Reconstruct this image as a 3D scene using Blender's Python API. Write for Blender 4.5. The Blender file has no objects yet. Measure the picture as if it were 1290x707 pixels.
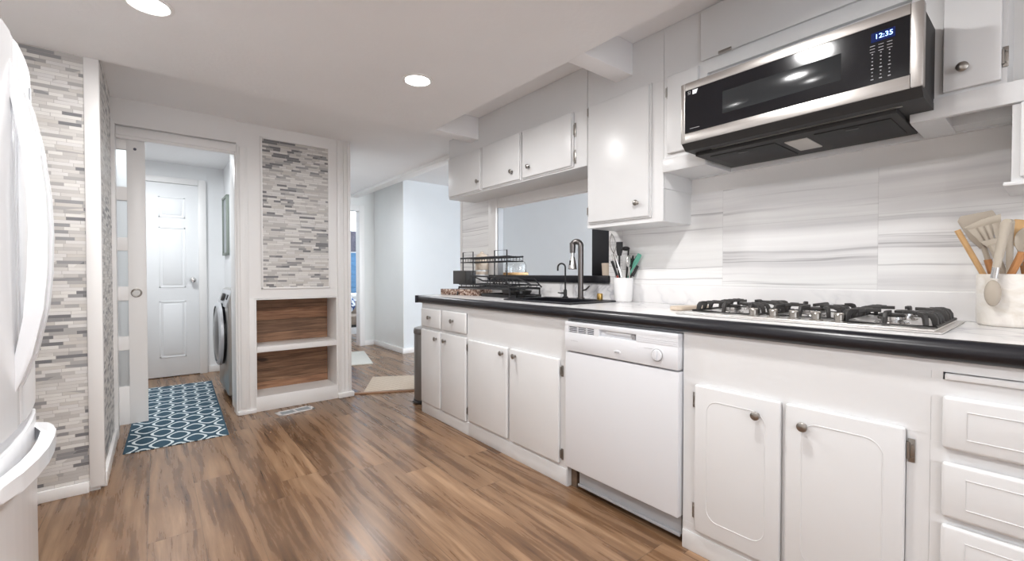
import bpy, bmesh, math, random
from mathutils import Vector, Matrix
random.seed(7)
S = bpy.context.scene
COL = S.collection
PI = math.pi

# ------------------------------------------------------------------ camera
CAM_H = 1.10
cd = bpy.data.cameras.new('camera')
cam = bpy.data.objects.new('camera', cd); COL.objects.link(cam)
cd.sensor_width = 36.0; cd.sensor_fit = 'HORIZONTAL'
cd.lens = 555.0/1290.0*36.0
cd.clip_start = 0.02; cd.clip_end = 60
yaw, pitch = math.radians(38.907), math.radians(0.929)
cam.location = (0, 0, CAM_H)
cam.rotation_euler = (PI/2 - pitch, 0, -yaw)
S.camera = cam

# ------------------------------------------------------------------ view, world
vs = S.view_settings
S.display_settings.display_device = 'sRGB'
vs.view_transform = 'Standard'; vs.look = 'None'; vs.gamma = 1.0
vs.use_curve_mapping = False
vs.exposure = 0.72
W = bpy.data.worlds.new('daylight'); S.world = W; W.use_nodes = True
bgn = W.node_tree.nodes['Background']
bgn.inputs[0].default_value = (0.75, 0.86, 1.0, 1); bgn.inputs[1].default_value = 1.0
try:
    S.cycles.max_bounces = 10; S.cycles.diffuse_bounces = 6
    S.cycles.sample_clamp_indirect = 6.0
    S.cycles.caustics_reflective = False; S.cycles.caustics_refractive = False
except Exception:
    pass

def area(name, loc, rot, sx, sy, power, col, shape='RECTANGLE', spread=PI):
    l = bpy.data.lights.new(name, 'AREA'); l.shape = shape
    l.size = sx
    if shape in ('RECTANGLE', 'ELLIPSE'): l.size_y = sy
    l.energy = power; l.color = col; l.spread = spread
    o = bpy.data.objects.new(name, l); COL.objects.link(o)
    o.location = loc; o.rotation_euler = rot
    return o
WARM = (1.0, 0.99, 0.98)
DAY = (0.86, 0.93, 1.0)
DOWNLIGHT_W = 8.4
SPREAD = math.radians(176)
# unseen fill lights added to stand in for daylight and room lamps
area('kitchen_daylight_fill', (0.05, -2.36, 1.35), (PI/2, 0, 0), 1.9, 1.15, 15, (0.95, 0.97, 1.0))  # added fill; assumes a window behind the camera
area('lounge_daylight_fill', (4.72, 1.2, 1.4), (0, PI/2, 0), 1.3, 2.2, 22, DAY)  # added side fill; its window is out of view and assumed
area('lounge_end_daylight_fill', (3.35, -2.40, 1.4), (PI/2, 0, 0), 1.6, 1.3, 150, DAY)  # added fill that lights the pale blue wall straight on
area('bedroom_daylight_fill', (3.9, 7.95, 1.5), (-PI/2, 0, 0), 1.0, 1.3, 40, DAY)  # added fill beside the far window, in front of solid wall
area('laundry_fill', (-0.05, 4.95, 2.2), (0, 0, 0), 0.35, 0.35, 12, (0.93, 0.97, 1.0), 'DISK')  # added fill for the bright laundry; it has no fixture
area('hall_fill', (1.85, 5.0, 2.22), (0, 0, 0), 0.3, 0.3, 9, (0.95, 0.97, 1.0), 'DISK')  # added fill to brighten the hall; it has no fixture

# ------------------------------------------------------------------ node helpers
def new_mat(name):
    m = bpy.data.materials.new(name); m.use_nodes = True
    nt = m.node_tree
    return m, nt, nt.nodes['Principled BSDF']
class N:
    """tiny node graph builder"""
    def __init__(s, nt): s.nt = nt
    def node(s, t, **kw):
        n = s.nt.nodes.new(t)
        for k, v in kw.items(): setattr(n, k, v)
        return n
    def link(s, a, b): s.nt.links.new(a, b)
    def set(s, sock, v):
        if isinstance(v, bpy.types.NodeSocket): s.link(v, sock)
        else: sock.default_value = v
    def math(s, op, a, b=None, c=None):
        n = s.node('ShaderNodeMath', operation=op)
        s.set(n.inputs[0], a)
        if b is not None: s.set(n.inputs[1], b)
        if c is not None: s.set(n.inputs[2], c)
        return n.outputs[0]
    def pos(s):
        g = s.node('ShaderNodeNewGeometry')
        x = s.node('ShaderNodeSeparateXYZ'); s.link(g.outputs['Position'], x.inputs[0])
        return x.outputs[0], x.outputs[1], x.outputs[2]
    def objpos(s):
        g = s.node('ShaderNodeTexCoord')
        x = s.node('ShaderNodeSeparateXYZ'); s.link(g.outputs['Object'], x.inputs[0])
        return x.outputs[0], x.outputs[1], x.outputs[2]
    def comb(s, x, y, z):
        n = s.node('ShaderNodeCombineXYZ')
        for i, v in enumerate((x, y, z)): s.set(n.inputs[i], v)
        return n.outputs[0]
    def white(s, vec):
        n = s.node('ShaderNodeTexWhiteNoise', noise_dimensions='3D'); s.link(vec, n.inputs['Vector'])
        return n.outputs['Value']
    def noise(s, vec, scale=5, detail=3, rough=0.5, dist=0.0):
        n = s.node('ShaderNodeTexNoise')
        s.link(vec, n.inputs['Vector'])
        n.inputs['Scale'].default_value = scale; n.inputs['Detail'].default_value = detail
        n.inputs['Roughness'].default_value = rough; n.inputs['Distortion'].default_value = dist
        return n.outputs['Fac']
    def ramp(s, fac, stops, interp='LINEAR'):
        n = s.node('ShaderNodeValToRGB'); n.color_ramp.interpolation = interp
        cr = n.color_ramp
        while len(cr.elements) > 1: cr.elements.remove(cr.elements[-1])
        for i, (p, c) in enumerate(stops):
            e = cr.elements[0] if i == 0 else cr.elements.new(p)
            e.position = p; e.color = (*c, 1) if len(c) == 3 else c
        s.link(fac, n.inputs[0]); return n.outputs[0]
    def mix(s, fac, a, b, mode='MIX'):
        n = s.node('ShaderNodeMix', data_type='RGBA', blend_type=mode)
        s.set(n.inputs[0], fac)
        for sock, v in ((n.inputs[6], a), (n.inputs[7], b)):
            if isinstance(v, tuple) and len(v) == 3: v = (*v, 1)
            s.set(sock, v)
        return n.outputs[2]
    def bump(s, h, strength=0.2, dist=0.01):
        n = s.node('ShaderNodeBump'); n.inputs['Strength'].default_value = strength
        n.inputs['Distance'].default_value = dist
        s.link(h, n.inputs['Height']); return n.outputs[0]

def lin(r, g, b):
    f = lambda v: (v/255/12.92) if v/255 <= 0.04045 else ((v/255+0.055)/1.055)**2.4
    return (f(r), f(g), f(b))

def pmat(name, col, rough=0.5, metal=0.0, var=0.04, scale=6.0, bump=0.0, bscale=80.0, **extra):
    """plain painted / moulded surface with slight procedural unevenness"""
    m, nt, p = new_mat(name); g = N(nt)
    x, y, z = g.objpos(); v = g.comb(x, y, z)
    f = g.noise(v, scale, 3)
    c1 = tuple(min(1, c*(1+var)) for c in col); c2 = tuple(c*(1-var) for c in col)
    g.link(g.mix(f, c2, c1), p.inputs['Base Color'])
    p.inputs['Roughness'].default_value = rough; p.inputs['Metallic'].default_value = metal
    if bump: g.link(g.bump(g.noise(v, bscale, 2), bump, 0.004), p.inputs['Normal'])
    for k, val in extra.items(): p.inputs[k.replace('_', ' ')].default_value = val
    return m

M = {}
M['cab'] = pmat('cabinet_white_paint', (0.73, 0.735, 0.74), 0.32, var=0.02, bump=0.03, bscale=35)
M['wall'] = pmat('white_wall_paint', (0.80, 0.785, 0.77), 0.5, var=0.02, bump=0.05, bscale=60)
M['trim'] = pmat('white_trim_paint', (0.83, 0.82, 0.81), 0.35, var=0.02)
M['laundry'] = pmat('laundry_white_paint', (0.84, 0.85, 0.86), 0.45, var=0.015)
M['bluewall'] = pmat('pale_blue_grey_wall_paint', (0.72, 0.755, 0.78), 0.42, var=0.02, bump=0.05)
M['greywall'] = pmat('pale_grey_hall_wall_paint', (0.76, 0.77, 0.76), 0.35, var=0.02, bump=0.05)
M['ceil'] = pmat('textured_ceiling_paint', (0.90, 0.90, 0.91), 0.75, var=0.03, scale=3, bump=0.25, bscale=45)
M['appliance'] = pmat('white_appliance_enamel', (0.74, 0.755, 0.785), 0.28, var=0.01)
M['fridge'] = pmat('white_fridge_enamel', (0.85, 0.86, 0.88), 0.22, var=0.01)
M['fridge_grey'] = pmat('fridge_grey_gasket', (0.45, 0.46, 0.48), 0.5)
M['slot'] = pmat('dark_vent_slots', (0.10, 0.10, 0.13), 0.6)
M['black'] = pmat('black_satin_edge', (0.011, 0.011, 0.015), 0.30, var=0.1)
M['blackmetal'] = pmat('black_powder_coat', (0.012, 0.012, 0.014), 0.45)
M['blackplastic'] = pmat('black_plastic', (0.015, 0.015, 0.016), 0.4)
M['charcoal'] = pmat('charcoal_plastic', (0.045, 0.043, 0.042), 0.45)
M['iron'] = pmat('cast_iron', (0.028, 0.026, 0.025), 0.5, bump=0.15, bscale=200)
M['nickel'] = pmat('brushed_nickel', (0.36, 0.34, 0.315), 0.3, 1.0, var=0.1)
M['chrome'] = pmat('chrome', (0.75, 0.75, 0.75), 0.12, 1.0)
M['faucetsteel'] = pmat('black_stainless', (0.20, 0.185, 0.18), 0.3, 1.0)
M['darkfilter'] = pmat('dark_grease_filter', (0.010, 0.010, 0.010), 0.6, 0.0, bump=0.4, bscale=300)
M['microside'] = pmat('microwave_dark_casing', (0.022, 0.021, 0.021), 0.6, 0.0)
M['lens'] = pmat('frosted_lamp_lens', (0.55, 0.53, 0.5), 0.4)
M['glassblack'] = pmat('black_door_glass', (0.006, 0.006, 0.008), 0.12, var=0.3, Specular_IOR_Level=0.4)
M['glasswin'] = pmat('microwave_window_mesh', (0.016, 0.018, 0.020), 0.15, var=0.2)
M['key'] = pmat('grey_key_legend', (0.33, 0.33, 0.34), 0.5)
M['sticker'] = pmat('white_sticker', (0.75, 0.77, 0.8), 0.5)
M['brass'] = pmat('brass', (0.55, 0.36, 0.12), 0.3, 0.9, var=0.1)
M['tan'] = pmat('tan_ceramic', (0.62, 0.52, 0.42), 0.5)
M['cream'] = pmat('cream_silicone', (0.52, 0.46, 0.38), 0.55)
M['greycream'] = pmat('greige_silicone', (0.45, 0.39, 0.32), 0.55)
M['lightwood'] = pmat('light_beech_wood', (0.60, 0.37, 0.17), 0.5, var=0.15, scale=30)
M['redwood'] = pmat('orange_wood_handle', (0.52, 0.24, 0.09), 0.5, var=0.15, scale=30)
M['threshold'] = pmat('oak_threshold', (0.32, 0.17, 0.09), 0.5, var=0.15, scale=20)
M['crock'] = pmat('white_glazed_ceramic', (0.84, 0.84, 0.84), 0.25, var=0.01)
M['mint'] = pmat('mint_green_silicone', (0.13, 0.43, 0.32), 0.5)
M['red'] = pmat('dark_red_plastic', (0.30, 0.05, 0.04), 0.5)
M['steel'] = pmat('polished_steel', (0.62, 0.61, 0.60), 0.22, 1.0, var=0.08)
M['washgrey'] = pmat('washer_graphite_silver', (0.42, 0.41, 0.39), 0.3, 0.7, var=0.03)
M['washlight'] = pmat('washer_panel_grey', (0.55, 0.56, 0.58), 0.35, 0.3)
M['towelwhite'] = pmat('white_bedding', (0.8, 0.82, 0.85), 0.8, bump=0.3, bscale=25)
M['blueshade'] = pmat('blue_fabric', (0.10, 0.22, 0.38), 0.8, var=0.15, bump=0.2)
M['darkfabric'] = pmat('dark_patterned_fabric', (0.12, 0.11, 0.14), 0.8, var=0.6, scale=30)
M['wicker'] = pmat('brown_wicker', (0.24, 0.19, 0.15), 0.8, var=0.5, scale=60, bump=0.5)
M['greenframe'] = pmat('grey_green_frame', (0.22, 0.25, 0.22), 0.5)
M['sock_white'] = pmat('vent_white_enamel', (0.78, 0.76, 0.76), 0.4)
M['ventgrey'] = pmat('vent_louvre_grey', (0.40, 0.43, 0.45), 0.5)

def emis(name, col, strength):
    m, nt, p = new_mat(name)
    p.inputs['Base Color'].default_value = (*col, 1)
    p.inputs['Emission Color'].default_value = (*col, 1)
    p.inputs['Emission Strength'].default_value = strength; p.inputs['Roughness'].default_value = 0.15; p.inputs['Specular IOR Level'].default_value = 0.3
    return m
M['lamp'] = emis('lit_downlight_lens', (1.0, 0.98, 0.95), 12.0)
M['blueled'] = emis('blue_led_digits', (0.28, 0.50, 1.0), 2.2)
M['bluelcd'] = emis('blue_display_backlight', (0.003, 0.009, 0.06), 0.3)
M['darkblock'] = pmat('worn_wood_block', (0.16, 0.11, 0.075), 0.7, var=0.4, scale=40)
M['liner'] = pmat('jamb_dimming_grey', (0.30, 0.31, 0.32), 0.6)  # dark grey put into the colour to dim the over-lit jamb
M['kick'] = pmat('shaded_kick_plate', (0.42, 0.43, 0.45), 0.5)  # grey has the shadow of the recessed toe space painted in
M['sky'] = emis('bright_sky_pane', (0.85, 0.93, 1.0), 2.2)

def steel_mat(name, col, stretch):
    m, nt, p = new_mat(name); g = N(nt)
    x, y, z = g.objpos()
    v = g.comb(g.math('MULTIPLY', x, stretch[0]), g.math('MULTIPLY', y, stretch[1]), g.math('MULTIPLY', z, stretch[2]))
    f = g.noise(v, 1.0, 2)
    g.link(g.mix(f, tuple(c*0.9 for c in col), col), p.inputs['Base Color'])
    p.inputs['Metallic'].default_value = 1.0
    g.link(g.math('MULTIPLY_ADD', f, 0.14, 0.30), p.inputs['Roughness'])
    return m
M['brushed'] = steel_mat('brushed_stainless', (0.50, 0.475, 0.455), (300, 4, 300))
M['plate'] = steel_mat('satin_stainless_plate', (0.80, 0.785, 0.77), (200, 4, 200))
M['canster'] = steel_mat('brushed_can_steel', (0.30, 0.285, 0.275), (300, 300, 4))

def glass_mat(name, col, rough, trans=1.0):
    m, nt, p = new_mat(name)
    p.inputs['Base Color'].default_value = (*col, 1); p.inputs['Roughness'].default_value = rough
    p.inputs['Transmission Weight'].default_value = trans; p.inputs['IOR'].default_value = 1.45
    return m
M['glass'] = glass_mat('clear_glass', (0.97, 0.98, 0.98), 0.02)
M['frost'] = glass_mat('frosted_glass', (0.93, 0.96, 0.97), 0.55, 0.75)

def floor_mat():
    m, nt, p = new_mat('wood_plank_floor'); g = N(nt)
    x, y, z = g.pos()
    pw, pl = 0.182, 1.22
    u = g.math('DIVIDE', g.math('ADD', x, 10.05), pw); row = g.math('FLOOR', u)
    off = g.white(g.comb(row, 3.3, 1.7))
    vv = g.math('ADD', g.math('DIVIDE', g.math('ADD', y, 10), pl), g.math('MULTIPLY', off, 7.0)); cell = g.math('FLOOR', vv)
    rnd = g.white(g.comb(row, cell, 5.1))
    # grain: stretched along y, warped
    sh = g.math('MULTIPLY', rnd, 40.0)
    warp = g.noise(g.comb(g.math('MULTIPLY', x, 5), g.math('MULTIPLY_ADD', y, 1.1, sh), sh), 1.0, 2)
    gx = g.math('MULTIPLY_ADD', warp, 1.5, g.math('MULTIPLY', x, 22))
    grain = g.noise(g.comb(gx, g.math('MULTIPLY_ADD', y, 1.3, sh), sh), 1.0, 5, 0.6)
    fine = g.noise(g.comb(g.math('MULTIPLY', x, 140), g.math('MULTIPLY', y, 4), sh), 1.0, 3)
    col = g.ramp(grain, [(0.27, lin(62, 42, 29)), (0.40, lin(108, 80, 57)), (0.53, lin(139, 108, 81)), (0.66, lin(168, 136, 107))])
    col = g.mix(g.math('MULTIPLY', fine, 0.35), col, lin(100, 74, 53))
    tone = g.ramp(rnd, [(0.0, (0.80, 0.79, 0.78)), (0.5, (0.98, 0.98, 0.98)), (1.0, (1.10, 1.09, 1.07))])
    col = g.mix(1.0, col, tone, 'MULTIPLY')
    fu = g.math('FRACT', u); fv = g.math('FRACT', vv)
    j = g.math('MAXIMUM', g.math('LESS_THAN', fu, 0.012), g.math('LESS_THAN', fv, 0.0022))
    col = g.mix(g.math('MULTIPLY', j, 0.6), col, lin(60, 42, 30))
    g.link(col, p.inputs['Base Color'])
    g.link(g.math('MULTIPLY_ADD', grain, 0.2, 0.18), p.inputs['Roughness'])
    g.link(g.bump(g.math('SUBTRACT', grain, j), 0.06, 0.004), p.inputs['Normal'])
    return m
M['floor'] = floor_mat()

def mosaic_mat():
    m, nt, p = new_mat('stone_strip_mosaic'); g = N(nt)
    x, y, z = g.pos()
    h = 0.0165
    u = g.math('ADD', g.math('ADD', x, y), 20.0)
    r = g.math('DIVIDE', g.math('ADD', z, 1.0), h); row = g.math('FLOOR', r)
    rr = g.white(g.comb(row, 0.5, 0.5))
    w = g.math('MULTIPLY_ADD', rr, 0.075, 0.05)
    c = g.math('ADD', g.math('DIVIDE', u, w), g.math('MULTIPLY', rr, 37.0)); cell = g.math('FLOOR', c)
    k = g.white(g.comb(row, cell, 2.5))
    big = g.noise(g.comb(g.math('MULTIPLY', u, 0.8), 0.0, g.math('MULTIPLY', z, 2.2)), 1.0, 2)
    k2 = g.math('ADD', k, g.math('MULTIPLY', g.math('SUBTRACT', big, 0.5), 0.9))
    col = g.ramp(k2, [(0.0, lin(228, 226, 222)), (0.22, lin(212, 209, 205)), (0.40, lin(222, 220, 218)), (0.56, lin(196, 193, 190)),
                      (0.70, lin(206, 202, 196)), (0.78, lin(172, 170, 169)), (0.88, lin(146, 146, 148)), (0.96, lin(112, 113, 117))], 'CONSTANT')
    st = g.noise(g.comb(g.math('MULTIPLY', u, 30), k, g.math('MULTIPLY', z, 160)), 1.0, 3)
    col = g.mix(g.math('MULTIPLY', st, 0.25), col, lin(168, 163, 158))
    fz = g.math('FRACT', r); fc = g.math('FRACT', c)
    grout = g.math('MAXIMUM', g.math('LESS_THAN', fz, 0.07), g.math('LESS_THAN', fc, 0.02))
    col = g.mix(grout, col, lin(176, 172, 168))
    g.link(col, p.inputs['Base Color'])
    p.inputs['Roughness'].default_value = 0.42
    hgt = g.math('MULTIPLY', g.math('SUBTRACT', 1.0, grout), g.math('MULTIPLY_ADD', k, 0.7, 0.3))
    g.link(g.bump(hgt, 0.55, 0.006), p.inputs['Normal'])
    return m
M['mosaic'] = mosaic_mat()

def streak_mat():
    """large white wall tiles with soft horizontal grey streaks"""
    m, nt, p = new_mat('streaked_backsplash_tile'); g = N(nt)
    x, y, z = g.pos()
    tw, th_ = 0.633, 0.305
    u = g.math('DIVIDE', g.math('ADD', y, 5.0-0.463+0.065), tw); cu = g.math('FLOOR', u)
    v = g.math('DIVIDE', g.math('SUBTRACT', z, 1.035), th_); cv = g.math('FLOOR', v)
    k = g.white(g.comb(cu, cv, 7.7))
    zz = g.math('MULTIPLY_ADD', k, 9.0, z)
    warp = g.noise(g.comb(0.0, g.math('MULTIPLY', y, 1.6), g.math('MULTIPLY', zz, 3)), 1.0, 2)
    zc = g.math('MULTIPLY_ADD', warp, 0.05, zz)
    a = g.noise(g.comb(k, g.math('MULTIPLY', y, 0.35), g.math('MULTIPLY', zc, 15)), 1.0, 3, 0.55)
    b = g.noise(g.comb(g.math('ADD', k, 4.0), g.math('MULTIPLY', y, 0.8), g.math('MULTIPLY', zc, 42)), 1.0, 4, 0.6)
    col = g.ramp(a, [(0.28, lin(208, 207, 208)), (0.42, lin(232, 231, 231)), (0.60, lin(241, 241, 240)), (0.78, lin(230, 229, 229))])
    c_ = g.noise(g.comb(g.math('ADD', k, 9.0), g.math('MULTIPLY', y, 0.25), g.math('MULTIPLY', zc, 26)), 1.0, 1, 0.4)
    thin = g.ramp(g.math('ABSOLUTE', g.math('SUBTRACT', c_, 0.60)), [(0.0, (1, 1, 1)), (0.015, (0.5, 0.5, 0.5)), (0.04, (0, 0, 0))])
    brk = g.ramp(b, [(0.40, (0, 0, 0)), (0.55, (1, 1, 1))])
    col = g.mix(g.math('MULTIPLY', g.math('MULTIPLY', thin, brk), 0.75), col, lin(150, 148, 150))
    fu = g.math('FRACT', u); fv = g.math('FRACT', v)
    j = g.math('MAXIMUM', g.math('LESS_THAN', fu, 0.004), g.math('LESS_THAN', fv, 0.008))
    col = g.mix(g.math('MULTIPLY', j, 0.25), col, lin(170, 168, 168))
    g.link(col, p.inputs['Base Color']); p.inputs['Roughness'].default_value = 0.16
    return m
M['streak'] = streak_mat()

def marble_mat():
    m, nt, p = new_mat('white_marble_laminate'); g = N(nt)
    x, y, z = g.pos()
    v = g.comb(x, y, z)
    w = g.noise(v, 2.2, 4, 0.6, 0.6)
    d = g.math('ABSOLUTE', g.math('SUBTRACT', w, 0.5))
    vein = g.ramp(d, [(0.0, (1, 1, 1)), (0.012, (0.45, 0.45, 0.45)), (0.05, (0, 0, 0))])
    mask = g.ramp(g.noise(v, 1.7, 2), [(0.45, (0, 0, 0)), (0.62, (1, 1, 1))])
    cloud = g.noise(v, 5.0, 3)
    col = g.mix(cloud, lin(240, 239, 238), lin(222, 221, 222))
    col = g.mix(g.math('MULTIPLY', vein, g.math('MULTIPLY', mask, 0.6)), col, lin(140, 142, 156))
    g.link(col, p.inputs['Base Color']); p.inputs['Roughness'].default_value = 0.22
    return m
M['marble'] = marble_mat()

def crockmarble():
    m, nt, p = new_mat('cream_marble_crock'); g = N(nt)
    x, y, z = g.objpos(); v = g.comb(x, y, z)
    w = g.noise(v, 9, 4, 0.6, 1.0)
    col = g.ramp(w, [(0.35, lin(222, 214, 202)), (0.5, lin(238, 233, 226)), (0.66, lin(226, 220, 214)), (0.72, lin(204, 200, 198))])
    g.link(col, p.inputs['Base Color']); p.inputs['Roughness'].default_value = 0.3
    return m
M['crockmarble'] = crockmarble()

def plankback():
    m, nt, p = new_mat('reclaimed_wood_boards'); g = N(nt)
    x, y, z = g.pos()
    r = g.math('DIVIDE', g.math('SUBTRACT', z, 0.075), 0.104); row = g.math('FLOOR', r)
    k = g.white(g.comb(row, 4.2, 0.3))
    gr = g.noise(g.comb(g.math('MULTIPLY_ADD', x, 3.0, g.math('MULTIPLY', k, 30)), 0.0, g.math('MULTIPLY', z, 45)), 1.0, 4, 0.6, 0.5)
    col = g.ramp(gr, [(0.3, lin(96, 70, 52)), (0.5, lin(138, 104, 80)), (0.7, lin(168, 134, 106))])
    col = g.mix(1.0, col, g.ramp(k, [(0, (0.50, 0.48, 0.47)), (0.5, (0.95, 0.93, 0.9)), (1, (1.3, 1.22, 1.15))]), 'MULTIPLY')
    kn = g.noise(g.comb(g.math('MULTIPLY', x, 5), 2.0, g.math('MULTIPLY', z, 9)), 1.0, 1)
    col = g.mix(g.ramp(kn, [(0.70, (0, 0, 0)), (0.76, (0.8, 0.8, 0.8))]), col, lin(48, 32, 22))
    j = g.math('LESS_THAN', g.math('FRACT', r), 0.03)
    col = g.mix(g.math('MULTIPLY', j, 0.8), col, lin(30, 20, 14))
    g.link(col, p.inputs['Base Color']); p.inputs['Roughness'].default_value = 0.6
    g.link(g.bump(gr, 0.2, 0.003), p.inputs['Normal'])
    return m
M['plankback'] = plankback()

def rugmat():
    m, nt, p = new_mat('blue_trellis_rug_weave'); g = N(nt)
    x, y, z = g.objpos()
    u = g.math('MULTIPLY', x, 2*PI/0.178); v = g.math('MULTIPLY', y, 2*PI/0.25)
    a = g.math('COSINE', u); b = g.math('COSINE', v)
    s = g.math('ADD', a, b)
    # ring contours round every knot of the lattice: octagons with small diamonds between
    e = g.math('ABSOLUTE', g.math('SUBTRACT', g.math('ABSOLUTE', s), 0.62))
    ring = g.math('LESS_THAN', e, 0.27)
    dia = g.math('LESS_THAN', g.math('ABSOLUTE', g.math('SUBTRACT', g.math('ABSOLUTE', s), 1.72)), 0.09)
    yy = g.math('MULTIPLY', g.math('ABSOLUTE', s), 0.0)
    line = g.math('ADD', ring, yy)
    n = g.noise(g.comb(x, y, z), 260, 2)
    navy = g.mix(n, lin(38, 66, 84), lin(62, 92, 108))
    cream = g.mix(n, lin(198, 210, 214), lin(226, 234, 236))
    bord = g.math('GREATER_THAN', g.math('ABSOLUTE', x), 0.262)
    col = g.mix(g.math('MULTIPLY', line, g.math('SUBTRACT', 1.0, bord)), navy, cream)
    g.link(col, p.inputs['Base Color']); p.inputs['Roughness'].default_value = 0.95
    g.link(g.bump(n, 0.5, 0.003), p.inputs['Normal'])
    return m
M['rug'] = rugmat()

def matmat(name, c1, c2, period):
    m, nt, p = new_mat(name); g = N(nt)
    x, y, z = g.objpos()
    a = g.math('ABSOLUTE', g.math('SINE', g.math('MULTIPLY', g.math('ADD', x, y), PI/period)))
    b = g.math('ABSOLUTE', g.math('SINE', g.math('MULTIPLY', g.math('SUBTRACT', x, y), PI/period)))
    l = g.math('LESS_THAN', g.math('MINIMUM', a, b), 0.22)
    n = g.noise(g.comb(x, y, z), 200, 2)
    col = g.mix(g.math('MULTIPLY', l, 0.6), g.mix(n, c1, tuple(c*0.85 for c in c1)), c2)
    g.link(col, p.inputs['Base Color']); p.inputs['Roughness'].default_value = 0.95
    g.link(g.bump(n, 0.5, 0.003), p.inputs['Normal'])
    return m
M['mat'] = matmat('beige_woven_mat', lin(206, 190, 172), lin(232, 222, 208), 0.075)
M['hallrug'] = pmat('off_white_rug_pile', (0.66, 0.66, 0.62), 0.95, bump=0.5, bscale=200)

def granite():
    m, nt, p = new_mat('speckled_brown_granite'); g = N(nt)
    x, y, z = g.objpos(); v = g.comb(x, y, z)
    n = g.noise(v, 55, 4, 0.7)
    col = g.ramp(n, [(0.36, lin(58, 44, 40)), (0.46, lin(128, 98, 84)), (0.56, lin(176, 156, 142)), (0.66, lin(226, 214, 204))])
    g.link(col, p.inputs['Base Color']); p.inputs['Roughness'].default_value = 0.15
    return m
M['granite'] = granite()
def blanket():
    m, nt, p = new_mat('blue_white_print'); g = N(nt)
    x, y, z = g.objpos(); v = g.comb(x, y, z)
    n = g.noise(v, 22, 2, 0.5, 0.5)
    col = g.ramp(n, [(0.45, lin(40, 62, 110)), (0.52, lin(215, 222, 232))])
    g.link(col, p.inputs['Base Color']); p.inputs['Roughness'].default_value = 0.9
    return m
M['print'] = blanket()

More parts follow.
